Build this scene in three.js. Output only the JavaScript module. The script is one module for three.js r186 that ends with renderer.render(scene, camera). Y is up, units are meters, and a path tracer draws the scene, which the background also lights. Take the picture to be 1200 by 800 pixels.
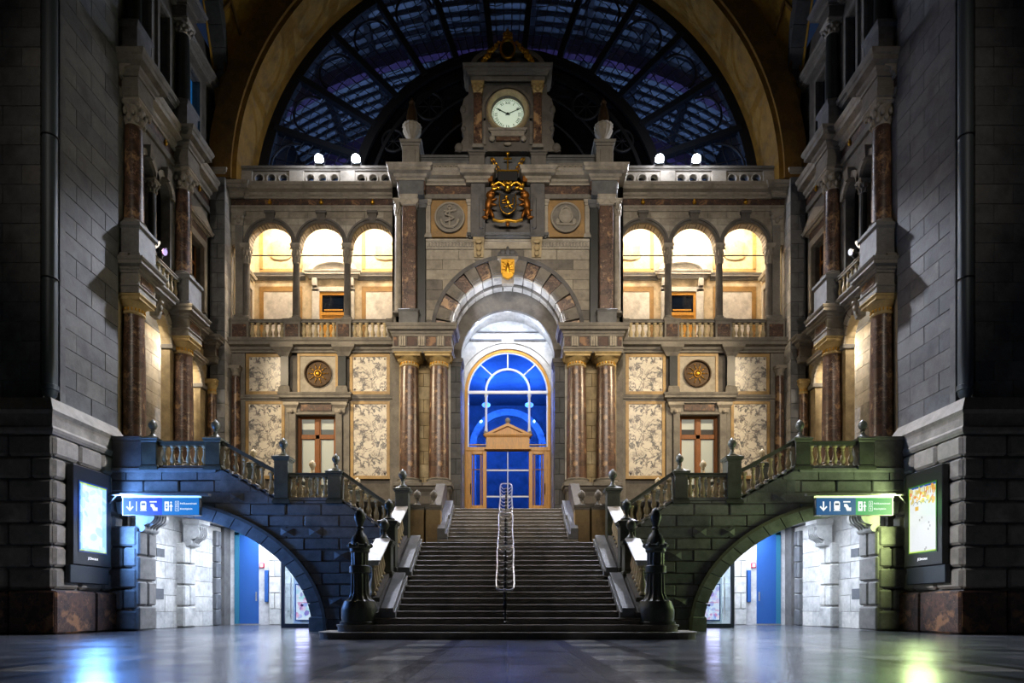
import * as THREE from 'three';
import { mergeGeometries, toCreasedNormals } from 'three/addons/utils/BufferGeometryUtils.js';
import { RectAreaLightUniformsLib } from 'three/addons/lights/RectAreaLightUniformsLib.js';

// ---------------------------------------------------------------- camera, night sky, exposure
RectAreaLightUniformsLib.init();
const scene = new THREE.Scene();
scene.background = new THREE.Color(0.006, 0.011, 0.026);
const camera = new THREE.PerspectiveCamera(2 * Math.atan(400 / 745) * 180 / Math.PI, 1.5, 0.1, 300);
camera.position.set(0, 0.71, 0);
camera.lookAt(0, 0.71, -10);
camera.setViewOffset(1200, 800, 5, -313, 1200, 800);   // shift lens: verticals stay upright
const renderer = new THREE.WebGLRenderer({ antialias: true });
renderer.toneMapping = THREE.LinearToneMapping;
renderer.toneMappingExposure = 1.12;
renderer.shadowMap.enabled = true;
renderer.shadowMap.type = THREE.PCFSoftShadowMap;

// light levels of the lamps, by kind (candela, or candela per square metre for areas)
const LIGHT = {
  flood: 950, floodOuter: 1400, floodSpill: 8, floodOpposite: 740, gallerySpot: 330, crossSpot: 1700, loggia: 46, portal: 6, archUplight: 42, passage: 36, recess: 36,
  posterLeft: 56, posterRight: 36, sign: 4, shed: 150, vestibule: 110,
};
const WARM = 0xffe6c0, COOL = 0xdfe9ff, NEUTRAL = 0xfff0dc;

// ---------------------------------------------------------------- textures
function mulberry(a) { return () => { a |= 0; a = a + 0x6D2B79F5 | 0; let t = Math.imul(a ^ a >>> 15, 1 | a); t = t + Math.imul(t ^ t >>> 7, 61 | t) ^ t; return ((t ^ t >>> 14) >>> 0) / 4294967296; }; }
const rnd = mulberry(77);
function lattice(n, seed) { const r = mulberry(seed), g = new Float32Array(n * n); for (let i = 0; i < n * n; i++) g[i] = r(); return g; }
const LAT = [1, 2, 3, 4].map(s => lattice(64, s * 911));
function vn(k, n, x, y) {           // tileable value noise: n cells over the unit square
  const g = LAT[k]; x *= n; y *= n;
  let xi = Math.floor(x), yi = Math.floor(y); const fx = x - xi, fy = y - yi;
  const a = ((xi % n) + n) % n, b = (a + 1) % n, c = ((yi % n) + n) % n, d = (c + 1) % n;
  const sx = fx * fx * (3 - 2 * fx), sy = fy * fy * (3 - 2 * fy);
  const p = g[c * 64 + a], q = g[c * 64 + b], r = g[d * 64 + a], s = g[d * 64 + b];
  return (p + (q - p) * sx) * (1 - sy) + (r + (s - r) * sx) * sy;
}
function fbm(k, n, x, y, o = 5) { let s = 0, a = 0.5, t = 0; for (let i = 0; i < o && n <= 64; i++) { s += a * vn((k + i) % 4, n, x, y); t += a; a *= 0.55; n *= 2; } return s / t; }
const clamp = (x, a = 0, b = 1) => Math.min(b, Math.max(a, x));
const lerp = (a, b, t) => a + (b - a) * t;
const mix3 = (a, b, t) => [lerp(a[0], b[0], t), lerp(a[1], b[1], t), lerp(a[2], b[2], t)];
function tex(size, fn, metres, srgb = true) {
  const d = new Uint8Array(size * size * 4);
  for (let j = 0; j < size; j++) for (let i = 0; i < size; i++) {
    const c = fn(i / size, j / size), o = (j * size + i) * 4;
    d[o] = clamp(c[0]) * 255; d[o + 1] = clamp(c[1]) * 255; d[o + 2] = clamp(c[2]) * 255; d[o + 3] = 255;
  }
  const t = new THREE.DataTexture(d, size, size);
  t.wrapS = t.wrapT = THREE.RepeatWrapping; t.magFilter = THREE.LinearFilter; t.minFilter = THREE.LinearMipmapLinearFilter; t.generateMipmaps = true;
  t.repeat.set(1 / metres, 1 / metres); t.colorSpace = srgb ? THREE.SRGBColorSpace : THREE.NoColorSpace; t.needsUpdate = true;
  return t;
}
const stoneFn = (u, v) => {
  const big = fbm(0, 4, u, v, 4), fine = fbm(1, 24, u, v, 3), grit = vn(2, 64, u * 3 % 1, v * 3 % 1), stain = clamp((fbm(2, 5, u, v * 0.999, 5) - 0.52) * 5);
  const t = 0.76 + 0.2 * big + 0.12 * (fine - 0.5) + 0.08 * (grit - 0.5) - 0.11 * stain;
  return [t, t * 0.985, t * 0.96];
};
const T = {};
T.stone = tex(512, stoneFn, 2.6);
T.stoneBump = tex(256, (u, v) => { const t = 0.5 * fbm(3, 16, u, v, 3) + 0.5 * vn(1, 64, u, v); return [t, t, t]; }, 1.1, false);
T.vein = tex(1024, (u, v) => {      // pale marble with grey swirling veins
  const w = fbm(0, 4, u, v, 5) * 0.33, w2 = fbm(2, 4, u, v, 5) * 0.33;
  const n1 = fbm(1, 6, u + w, v + w2, 6), n2 = fbm(3, 11, u - w2, v + w, 5), n3 = fbm(2, 3, u, v, 4);
  const r1 = clamp(1 - Math.abs(n1 - 0.5) * 15), r2 = clamp(1 - Math.abs(n2 - 0.5) * 13) * clamp(n3 * 3 - 0.9), cloud = clamp((fbm(2, 5, u + w2, v, 5) - 0.42) * 2.2);
  let c = mix3([0.85, 0.82, 0.75], [0.66, 0.63, 0.57], cloud * 0.7);
  c = mix3(c, [0.30, 0.30, 0.31], clamp(r1 * 0.9)); c = mix3(c, [0.36, 0.32, 0.31], clamp(r2 * 0.75));
  return c;
}, 2.3);
T.brown = tex(1024, (u, v) => {     // red-brown marble with pale veins and tan patches
  const w = fbm(1, 5, u, v, 5) * 0.3, w2 = fbm(3, 5, u, v, 5) * 0.3;
  const n1 = fbm(0, 7, u + w, v - w2, 6), n2 = fbm(2, 4, u - w, v + w2, 5), n3 = fbm(1, 20, u, v, 3);
  let c = mix3([0.26, 0.19, 0.15], [0.41, 0.30, 0.23], clamp((n1 - 0.3) * 2.2));
  c = mix3(c, [0.20, 0.13, 0.11], clamp((n3 - 0.55) * 4));
  c = mix3(c, [0.74, 0.60, 0.42], clamp((n2 - 0.575) * 9) * 0.8);
  c = mix3(c, [0.70, 0.60, 0.50], clamp(1 - Math.abs(n1 - 0.47) * 40) * 0.6);
  return c;
}, 1.9);
T.wood = tex(512, (u, v) => { const g = fbm(0, 32, u, v * 0.12 % 1, 2), r = 0.5 + 0.5 * Math.sin((u * 26 + fbm(2, 4, u, v, 4) * 3) * 6.283); const t = 0.75 + 0.18 * g + 0.1 * r; return [t, t * 0.97, t * 0.92]; }, 1.2);
T.floor = tex(512, (u, v) => {
  const w = fbm(0, 4, u, v, 4) * 0.4, n = fbm(1, 6, u + w, v, 5), m = clamp(1 - Math.abs(fbm(3, 5, u, v + w, 5) - 0.5) * 16);
  const t = 0.66 + 0.3 * n + 0.1 * m; return [t, t, t * 0.99];
}, 2.1);
T.floorRough = tex(256, (u, v) => { const t = 0.5 + 0.5 * fbm(2, 5, u, v, 5); return [t, t, t]; }, 3.3, false);

function stoneMat(hex, o = {}) {
  return new THREE.MeshPhysicalMaterial({ color: hex, map: o.map || T.stone, roughness: o.rough ?? 0.78, bumpMap: o.flat ? null : T.stoneBump, bumpScale: o.bump ?? 0.004, clearcoat: o.coat || 0, clearcoatRoughness: 0.25 });
}
const plain = (hex, rough = 0.6, metal = 0, o = {}) => new THREE.MeshPhysicalMaterial({ color: hex, roughness: rough, metalness: metal, ...o });
const variants = (hexes, o) => hexes.map(h => stoneMat(h, o));
const MT = {
  lime: variants(['#bab4a6', '#b0a99b', '#c3bdaf']), cream: variants(['#cdb98f', '#c4ae82', '#d6c49c']),
  white: variants(['#dcdcd8', '#d2d3d1', '#e6e5e0']), blue: variants(['#73767a', '#6a6e73', '#7c7e80']),
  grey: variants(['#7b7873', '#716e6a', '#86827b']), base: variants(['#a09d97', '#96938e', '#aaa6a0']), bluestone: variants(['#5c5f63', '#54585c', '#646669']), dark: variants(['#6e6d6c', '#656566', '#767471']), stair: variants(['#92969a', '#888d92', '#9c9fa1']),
  trim: stoneMat('#8d8a83'), trimPale: stoneMat('#b3ada1'), trimDark: stoneMat('#736f69'), shade: stoneMat('#6b6b6d'),  // last one: plain dark-grey stone of pedestals and mouldings
  brown: stoneMat('#ffffff', { map: T.brown, rough: 0.36, flat: true, coat: 0.12 }), brownMatt: stoneMat('#c8b8ac', { map: T.brown, rough: 0.55, flat: true }),
  plinth: stoneMat('#c9b3a6', { map: T.brown, rough: 0.5, bump: 0.004 }),
  vein: stoneMat('#ffffff', { map: T.vein, rough: 0.3, flat: true }), tan: stoneMat('#c0a066', { rough: 0.4, bump: 0.001 }), tanDeep: stoneMat('#ab8850', { rough: 0.45, bump: 0.001 }),
  green: stoneMat('#5c6259', { rough: 0.42, bump: 0.002 }), greenDark: stoneMat('#2b302f', { rough: 0.35, bump: 0.001 }), balus: stoneMat('#d6c69e', { rough: 0.6 }), rail: stoneMat('#8c8a84', { rough: 0.4, bump: 0.001 }),
  capital: stoneMat('#d3b97c', { rough: 0.55 }), step: stoneMat('#98938a', { rough: 0.45, bump: 0.001 }),
  plaster: stoneMat('#96701f', { rough: 0.85 }), plasterDark: stoneMat('#8a6624', { rough: 0.85 }), plasterVault: stoneMat('#c89c38', { rough: 0.85 }), inside: stoneMat('#d8c9ab', { rough: 0.8 }), slab: stoneMat('#e3e4e6', { rough: 0.5, bump: 0.001 }), kerb: stoneMat('#8b8f94', { rough: 0.6, bump: 0.001 }), pillar: stoneMat('#b89c6a', { rough: 0.5, bump: 0.002 }),
  gold: plain('#d8a437', 0.3, 1), goldPaint: plain('#c8962f', 0.42, 0.75), bronze: plain('#3a2a17', 0.5, 0.6), copper: plain('#85531f', 0.45, 0.8),
  iron: plain('#14161a', 0.55, 0.4), ironBlue: plain('#1c222b', 0.5, 0.5), black: plain('#0b0c0e', 0.4), steel: plain('#b9b5b2', 0.28, 0.9), zinc: plain('#4b5358', 0.5, 0.5),
  wood: plain('#8f560c', 0.45, 0, { map: T.wood }), doorWood: plain('#d3992c', 0.45, 0, { map: T.wood }), doorGold: plain('#dda022', 0.4, 0, { map: T.wood }), frameWhite: plain('#dfe2e6', 0.4), navy: plain('#1d4f8f', 0.45), teal: plain('#2a6d86', 0.5),
  frost: plain('#b9c2bd', 0.35), darkGlass: plain('#0c1420', 0.08), purple: plain('#5a3468', 0.6), shed: plain('#8f979f', 0.6), rope: plain('#d8d8da', 0.5),
  glassBlue: plain('#9cc4f4', 0.0, 0, { transmission: 1, thickness: 0, ior: 1.5 }), glassNight: plain('#a3b0c4', 0.06, 0, { transmission: 1, thickness: 0, ior: 1.45 }), glassDim: plain('#3c434c', 0.1, 0, { transmission: 1, thickness: 0, ior: 1.45 }), glassClear: plain('#e6eef2', 0.02, 0, { transmission: 1, thickness: 0, ior: 1.5 }),
};
const glow = (hex, strength, base = hex) => new THREE.MeshStandardMaterial({ color: base, emissive: hex, emissiveIntensity: strength, roughness: 0.5 });

// ---------------------------------------------------------------- frames: local (u along the wall, y up, v out of the wall)
let FR = new THREE.Matrix4(), FLIP = false;
function setFrame(m) { FR = m.clone(); FLIP = m.determinant() < 0; }
const facing = (d, s = 1) => setFrame(new THREE.Matrix4().set(s, 0, 0, 0, 0, 1, 0, 0, 0, 0, 1, -d, 0, 0, 0, 1));       // faces the camera; u = x (mirrored for s = -1)
const flank = (s, W) => setFrame(new THREE.Matrix4().set(0, 0, -s, s * W, 0, 1, 0, 0, -1, 0, 0, 0, 0, 0, 0, 1));         // side wall at x = s W facing the middle; u = distance from the camera
const at = (u, y, v) => new THREE.Vector3(u, y, v).applyMatrix4(FR);
const dirOf = (u, y, v) => new THREE.Vector3(u, y, v).transformDirection(FR);

// ---------------------------------------------------------------- geometry (non-indexed, uv in metres)
const V = (x, y, z) => [x, y, z];
function poly(faces, centre) {
  const P = [], N = [], U = [];
  for (let f of faces) {
    let nx = 0, ny = 0, nz = 0;
    for (let i = 0; i < f.length; i++) { const a = f[i], b = f[(i + 1) % f.length]; nx += (a[1] - b[1]) * (a[2] + b[2]); ny += (a[2] - b[2]) * (a[0] + b[0]); nz += (a[0] - b[0]) * (a[1] + b[1]); }
    let l = Math.hypot(nx, ny, nz); if (l < 1e-12) continue; nx /= l; ny /= l; nz /= l;
    if (centre) { const m = f.reduce((s, p) => [s[0] + p[0] / f.length, s[1] + p[1] / f.length, s[2] + p[2] / f.length], [0, 0, 0]); if ((m[0] - centre[0]) * nx + (m[1] - centre[1]) * ny + (m[2] - centre[2]) * nz < 0) { f = [...f].reverse(); nx = -nx; ny = -ny; nz = -nz; } }
    const ax = Math.abs(nx), ay = Math.abs(ny), az = Math.abs(nz);
    for (let i = 1; i < f.length - 1; i++) for (const p of [f[0], f[i], f[i + 1]]) {
      P.push(...p); N.push(nx, ny, nz);
      if (ay >= ax && ay >= az) U.push(p[0], p[2]); else if (ax >= az) U.push(p[2], p[1]); else U.push(p[0], p[1]);
    }
  }
  const g = new THREE.BufferGeometry();
  g.setAttribute('position', new THREE.Float32BufferAttribute(P, 3)); g.setAttribute('normal', new THREE.Float32BufferAttribute(N, 3)); g.setAttribute('uv', new THREE.Float32BufferAttribute(U, 2));
  return g;
}
function box(x0, x1, y0, y1, z0, z1, b = 0) {
  if (x0 > x1) [x0, x1] = [x1, x0]; if (y0 > y1) [y0, y1] = [y1, y0]; if (z0 > z1) [z0, z1] = [z1, z0];
  b = Math.min(b, (x1 - x0) / 2.2, (y1 - y0) / 2.2, (z1 - z0) / 2.2);
  const X = [x0, x1], Y = [y0, y1], Z = [z0, z1], s = [1, -1], c = [(x0 + x1) / 2, (y0 + y1) / 2, (z0 + z1) / 2], F = [];
  if (b <= 0) {
    for (const i of [0, 1]) F.push([V(X[i], y0, z0), V(X[i], y1, z0), V(X[i], y1, z1), V(X[i], y0, z1)], [V(x0, Y[i], z0), V(x1, Y[i], z0), V(x1, Y[i], z1), V(x0, Y[i], z1)], [V(x0, y0, Z[i]), V(x1, y0, Z[i]), V(x1, y1, Z[i]), V(x0, y1, Z[i])]);
    return poly(F, c);
  }
  const cx = (i, j, k) => V(X[i], Y[j] + s[j] * b, Z[k] + s[k] * b), cy = (i, j, k) => V(X[i] + s[i] * b, Y[j], Z[k] + s[k] * b), cz = (i, j, k) => V(X[i] + s[i] * b, Y[j] + s[j] * b, Z[k]);
  for (const i of [0, 1]) { F.push([cx(i, 0, 0), cx(i, 1, 0), cx(i, 1, 1), cx(i, 0, 1)], [cy(0, i, 0), cy(1, i, 0), cy(1, i, 1), cy(0, i, 1)], [cz(0, 0, i), cz(1, 0, i), cz(1, 1, i), cz(0, 1, i)]); }
  for (const i of [0, 1]) for (const j of [0, 1]) {
    F.push([cx(i, j, 0), cx(i, j, 1), cy(i, j, 1), cy(i, j, 0)], [cx(i, 0, j), cx(i, 1, j), cz(i, 1, j), cz(i, 0, j)], [cy(0, i, j), cy(1, i, j), cz(1, i, j), cz(0, i, j)]);
    for (const k of [0, 1]) F.push([cx(i, j, k), cy(i, j, k), cz(i, j, k)]);
  }
  return poly(F, c);
}
// moulded block: a rectangle in plan grown by each profile step [out, y]; sides = how much of "out" goes left, right, front, back
function loft(x0, x1, z0, z1, prof, sides = [1, 1, 1, 0]) {
  const R = prof.map(([o, y]) => [V(x0 - o * sides[0], y, z1 + o * sides[2]), V(x1 + o * sides[1], y, z1 + o * sides[2]), V(x1 + o * sides[1], y, z0 - o * sides[3]), V(x0 - o * sides[0], y, z0 - o * sides[3])]), F = [];
  for (let i = 0; i < R.length - 1; i++) for (let k = 0; k < 4; k++) F.push([R[i][k], R[i][(k + 1) % 4], R[i + 1][(k + 1) % 4], R[i + 1][k]]);
  F.push([...R[0]].reverse(), R[R.length - 1]);
  return poly(F);
}
function extr(pts, z0, z1, holes = []) {            // outline in (u, y), solid from z0 to z1
  const sh = new THREE.Shape(pts.map(p => new THREE.Vector2(p[0], p[1])));
  for (const h of holes) sh.holes.push(new THREE.Path(h.map(p => new THREE.Vector2(p[0], p[1]))));
  const g = new THREE.ExtrudeGeometry(sh, { depth: z1 - z0, bevelEnabled: false, curveSegments: 1 }); g.translate(0, 0, z0);
  return planar(g);
}
function planar(g) {                                // uv in metres from position, by the way each face points
  if (g.index) g = g.toNonIndexed();
  const p = g.attributes.position, n = g.attributes.normal, u = new Float32Array(p.count * 2);
  for (let i = 0; i < p.count; i++) {
    const t = i - i % 3; let ax = 0, ay = 0, az = 0; for (let k = 0; k < 3; k++) { ax += n.getX(t + k); ay += n.getY(t + k); az += n.getZ(t + k); } ax = Math.abs(ax); ay = Math.abs(ay); az = Math.abs(az);
    if (ay >= ax && ay >= az) { u[2 * i] = p.getX(i); u[2 * i + 1] = p.getZ(i); } else if (ax >= az) { u[2 * i] = p.getZ(i); u[2 * i + 1] = p.getY(i); } else { u[2 * i] = p.getX(i); u[2 * i + 1] = p.getY(i); }
  }
  g.setAttribute('uv', new THREE.BufferAttribute(u, 2));
  for (const k of Object.keys(g.attributes)) if (!['position', 'normal', 'uv'].includes(k)) g.deleteAttribute(k);
  return g;
}
const arc = (cx, cy, rx, ry, a0, a1, n) => Array.from({ length: n + 1 }, (_, i) => { const a = a0 + (a1 - a0) * i / n; return [cx + rx * Math.cos(a), cy + ry * Math.sin(a)]; });
const archHole = (cx, half, y0, spring, n = 16) => [[cx - half, y0], [cx + half, y0], ...arc(cx, spring, half, half, 0, Math.PI, n)];
const rectPts = (x0, x1, y0, y1) => [[x0, y0], [x1, y0], [x1, y1], [x0, y1]];
const ring = (cx, cy, r0, r1, a0, a1, z0, z1, n = 24, k = 1) => extr([...arc(cx, cy, r1, r1 * k, a0, a1, n), ...arc(cx, cy, r0, r0 * k, a1, a0, n)], z0, z1);
function ellRing(cx, cy, a, b, t, a0, a1, z0, z1, n) { return extr([...arc(cx, cy, a + t, b + t, a0, a1, n), ...arc(cx, cy, a, b, a1, a0, n)], z0, z1); }
function lathe(prof, x = 0, y = 0, z = 0, seg = 20, flutes = 0, depth = 0.05) {
  let g = new THREE.LatheGeometry(prof.map(p => new THREE.Vector2(Math.max(p[0], 0.0005), p[1])), flutes ? flutes * 6 : seg);
  const r = Math.max(...prof.map(p => p[0])), L = prof.reduce((s, p, i) => i ? s + Math.hypot(p[0] - prof[i - 1][0], p[1] - prof[i - 1][1]) : 0, 0), q = g.attributes.uv;
  for (let i = 0; i < q.count; i++) q.setXY(i, q.getX(i) * 6.283 * r, q.getY(i) * L);
  if (flutes) { const p = g.attributes.position; for (let i = 0; i < p.count; i++) { const a = Math.atan2(p.getZ(i), p.getX(i)), k = 1 - depth * Math.abs(Math.sin(a * flutes / 2)) ; p.setX(i, p.getX(i) * k); p.setZ(i, p.getZ(i) * k); } }
  g = toCreasedNormals(g, 0.7); g.translate(x, y, z); return g;
}
function tidy(g) { if (g.index) g = g.toNonIndexed(); for (const k of Object.keys(g.attributes)) if (!['position', 'normal', 'uv'].includes(k)) g.deleteAttribute(k); return g; }
function blob(x, y, z, rx, ry = rx, rz = rx, turn = 0, seg = 10) { const g = new THREE.SphereGeometry(1, seg, Math.max(6, seg - 3)); g.scale(rx, ry, rz); if (turn) g.rotateZ(turn); g.translate(x, y, z); return tidy(g); }
function tube(pts, r, seg = 24, rad = 8, closed = false) { return tidy(new THREE.TubeGeometry(new THREE.CatmullRomCurve3(pts.map(p => new THREE.Vector3(...p)), closed), seg, r, rad, closed)); }
function rod(a, b, r, n = 8) { const A = new THREE.Vector3(...a), B = new THREE.Vector3(...b), L = A.distanceTo(B), g = new THREE.CylinderGeometry(r, r, L, n); g.applyQuaternion(new THREE.Quaternion().setFromUnitVectors(new THREE.Vector3(0, 1, 0), B.clone().sub(A).normalize())); g.translate((A.x + B.x) / 2, (A.y + B.y) / 2, (A.z + B.z) / 2); return tidy(g); }
function disc(r, x, y, z, depth = 0.05, seg = 40) { const g = new THREE.CylinderGeometry(r, r, depth, seg); g.rotateX(Math.PI / 2); g.translate(x, y, z); return planar(g); }
function torus(R, r, x, y, z, seg = 40) { const g = new THREE.TorusGeometry(R, r, 8, seg); g.translate(x, y, z); return tidy(g); }
// piece of a course between two curves lo(x) and hi(x)
function between(x0, x1, y0, y1, z0, z1, lo, hi, b = 0) {
  const n = 16, runs = []; let run = null, cut = false;
  for (let i = 0; i <= n; i++) {
    const x = lerp(x0, x1, i / n), l = Math.max(y0, lo(x)), h = Math.min(y1, hi(x));
    if (l > y0 + 1e-4 || h < y1 - 1e-4) cut = true;
    if (h - l > 0.015) { if (!run) runs.push(run = []); run.push([x, l, h]); } else run = null;
  }
  if (!cut) return [box(x0, x1, y0, y1, z0, z1, b)];
  return runs.filter(r => r.length > 1).map(r => extr([...r.map(p => [p[0], p[1]]), ...[...r].reverse().map(p => [p[0], p[2]])].filter((p, i, a) => !i || Math.hypot(p[0] - a[i - 1][0], p[1] - a[i - 1][1]) > 1e-5), z0, z1));
}

// ---------------------------------------------------------------- objects
const used = {};
function numbered(n) { const k = used[n] = (used[n] ?? -1) + 1; return k ? `${n}_${String(k).padStart(3, '0')}` : n; }
function mk(name, geoms, mat, parent) {
  let g = Array.isArray(geoms) ? (geoms.length > 1 ? mergeGeometries(geoms.map(tidy), false) : geoms[0]) : geoms;
  g = g.clone(); g.applyMatrix4(FR);
  if (FLIP) { if (g.index) g = g.toNonIndexed(); for (const k of Object.keys(g.attributes)) { const a = g.attributes[k], s = a.itemSize, d = a.array; for (let t = 0; t < a.count; t += 3) for (let c = 0; c < s; c++) { const i = (t + 1) * s + c, j = (t + 2) * s + c, w = d[i]; d[i] = d[j]; d[j] = w; } } }
  const m = new THREE.Mesh(g, mat); m.castShadow = m.receiveShadow = true;
  m.name = parent && parent !== scene ? name : numbered(name);
  (parent || scene).add(m); return m;
}
function put(name, geom, mat, parent, u, y, v, turn = 0) {      // shares one geometry between alike pieces
  const m = new THREE.Mesh(geom, mat); m.castShadow = m.receiveShadow = true; m.name = name; m.position.copy(at(u, y, v)); m.rotation.y = turn; parent.add(m); return m;
}
const tops = [];
function thing(name, label, category, group) { const o = new THREE.Group(); o.name = numbered(name); o.userData = { label, category }; if (group) o.userData.group = group; scene.add(o); tops.push(o); return o; }
function struct(name, label) { const o = new THREE.Group(); o.name = name; o.userData = { kind: 'structure' }; if (label) o.userData.label = label; scene.add(o); tops.push(o); return o; }
function settle() {                                             // move each group's origin to the base of its thing
  for (const o of tops) {
    const b = new THREE.Box3().setFromObject(o); if (b.isEmpty()) continue;
    const p = new THREE.Vector3((b.min.x + b.max.x) / 2, b.min.y, (b.min.z + b.max.z) / 2);
    o.position.copy(p); for (const c of o.children) c.position.sub(p);
  }
}
const pick = a => Array.isArray(a) ? a[Math.floor(rnd() * a.length)] : a;
// courses of dressed blocks, each a mesh of its own
function courses(parent, x0, x1, y0, y1, z0, z1, h, w, mats, o = {}) {
  const rows = Math.max(1, Math.round((y1 - y0) / h)), H = (y1 - y0) / rows, gap = o.gap ?? 0.014, lo = o.lo || (() => -1e9), hi = o.hi || (() => 1e9);
  for (let r = 0; r < rows; r++) {
    const cols = Math.max(1, Math.round((x1 - x0) / w)), W = (x1 - x0) / cols, off = r % 2 ? 0.5 : 0;
    for (let c = -1; c < cols + 1; c++) {
      const a = Math.max(x0, x0 + (c + off) * W), b = Math.min(x1, x0 + (c + off + 1) * W);
      if (b - a < 0.06) continue;
      const ya = y0 + r * H + gap / 2, yb = y0 + (r + 1) * H - gap / 2;
      if (o.skip && o.skip(a, b, ya, yb)) continue;
      const p = (rnd() - 0.5) * (o.jitter ?? 0.008);
      for (const g of between(a + gap / 2, b - gap / 2, ya, yb, z0, z1 + p, lo, hi, o.bevel ?? 0.012)) mk(o.name || 'stone_block', g, pick(mats), parent);
    }
  }
}
const CORNICE = (y, h, out) => [[0, y], [out * 0.12, y], [out * 0.12, y + h * 0.15], [out * 0.3, y + h * 0.25], [out * 0.35, y + h * 0.4], [out * 0.8, y + h * 0.48], [out * 0.8, y + h * 0.72], [out * 0.9, y + h * 0.78], [out, y + h * 0.95], [out, y + h]];
const BASE = (y, h, out) => [[out, y], [out, y + h * 0.45], [out * 0.75, y + h * 0.55], [out * 0.8, y + h * 0.7], [out * 0.3, y + h * 0.9], [0, y + h]];
function shadowed(l) { l.castShadow = true; l.shadow.mapSize.set(1024, 1024); l.shadow.bias = -0.0005; return l; }
function pointLamp(parent, u, y, v, color, cd, radius = 4) { const l = shadowed(new THREE.PointLight(color, cd, 0, 2)); l.position.copy(at(u, y, v)); l.shadow.radius = radius; l.name = 'lamp_light'; scene.add(l); return l; }
function spotLamp(p, target, color, cd, angle, penumbra = 0.6, radius = 6) { const l = shadowed(new THREE.SpotLight(color, cd, 0, angle, penumbra, 2)); l.position.copy(p); l.target.position.copy(target); l.shadow.radius = radius; l.name = 'spot_light'; scene.add(l); scene.add(l.target); return l; }
function areaLamp(p, towards, w, h, color, nits) { const l = new THREE.RectAreaLight(color, nits, w, h); l.position.copy(p); l.lookAt(towards); l.name = 'area_light'; scene.add(l); return l; }

const balusterGeo = {};
function baluster(h, r = 0.085) {
  const k = h.toFixed(3) + r; if (balusterGeo[k]) return balusterGeo[k];
  const p = [[0.95, 0], [0.95, 0.07], [0.7, 0.1], [0.62, 0.14], [0.85, 0.22], [1.0, 0.3], [0.9, 0.4], [0.55, 0.56], [0.45, 0.7], [0.5, 0.76], [0.75, 0.8], [0.5, 0.84], [0.55, 0.88], [0.95, 0.93], [0.95, 1]];
  return balusterGeo[k] = lathe(p.map(([a, b]) => [a * r, b * h]), 0, 0, 0, 10);
}
const finialProf = (s) => [[0.16, 0], [0.17, 0.05], [0.1, 0.1], [0.06, 0.18], [0.05, 0.23], [0.085, 0.255], [0.05, 0.28], [0.1, 0.32], [0.135, 0.39], [0.14, 0.45], [0.11, 0.53], [0.05, 0.58], [0.02, 0.62], [0, 0.63]].map(([a, b]) => [a * s, b * s]);
// square pedestal with moulded base, cap and ball finial
function newel(name, label, u, y0, v, w, h, fin, mats = {}, group = 'stair newel posts') {
  const t = thing(name, label, 'newel post', group), c = mats.body || MT.green, k = mats.cap || MT.green;
  mk('base', loft(u - w / 2, u + w / 2, v - w / 2, v + w / 2, BASE(y0, 0.16, 0.05), [1, 1, 1, 1]), k, t);
  mk('shaft', box(u - w / 2, u + w / 2, y0 + 0.16, y0 + h - 0.14, v - w / 2, v + w / 2, 0.012), c, t);
  mk('cap', loft(u - w / 2, u + w / 2, v - w / 2, v + w / 2, [...CORNICE(y0 + h - 0.14, 0.14, 0.07), [0.02, y0 + h + 0.02], [-w * 0.28, y0 + h + 0.1]], [1, 1, 1, 1]), k, t);
  mk('finial', lathe(finialProf(fin), u, y0 + h + 0.04, v, 16), mats.fin || k, t);
  return t;
}
// straight or sloping balustrade; y(u) is the line it stands on
function balustrade(name, label, u0, u1, yAt, h, v, n, o = {}) {
  const t = thing(name, label, 'balustrade', o.group || 'stone balustrades'), w = o.w || 0.26, q = u => yAt(u), a = q(u0), b = q(u1), pl = o.plinth ?? 0.1, rl = o.rail ?? 0.13;
  const strip = (lo, hi, k) => extr([[u0, a + lo], [u1, b + lo], [u1, b + hi], [u0, a + hi]], v - w / 2 * k, v + w / 2 * k);
  if (pl) mk('plinth', strip(0, pl, 1), o.plinthMat || MT.trim, t);
  mk('handrail', [strip(h - rl, h - rl * 0.3, 0.86), strip(h - rl * 0.3, h, 1.1)], o.railMat || MT.rail, t);
  for (let i = 0; i < n; i++) {
    const u = lerp(u0, u1, (i + 0.5) / n), y = o.step ? o.step(u) : q(u) + pl, top = q(u) + h - rl * 0.9;
    put('baluster', baluster(o.step ? o.bh : h - pl - rl * 0.95, o.r || 0.085), o.mat || MT.balus, t, u, o.step ? Math.min(y, top - o.bh) : y, v);
  }
  return t;
}
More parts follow.
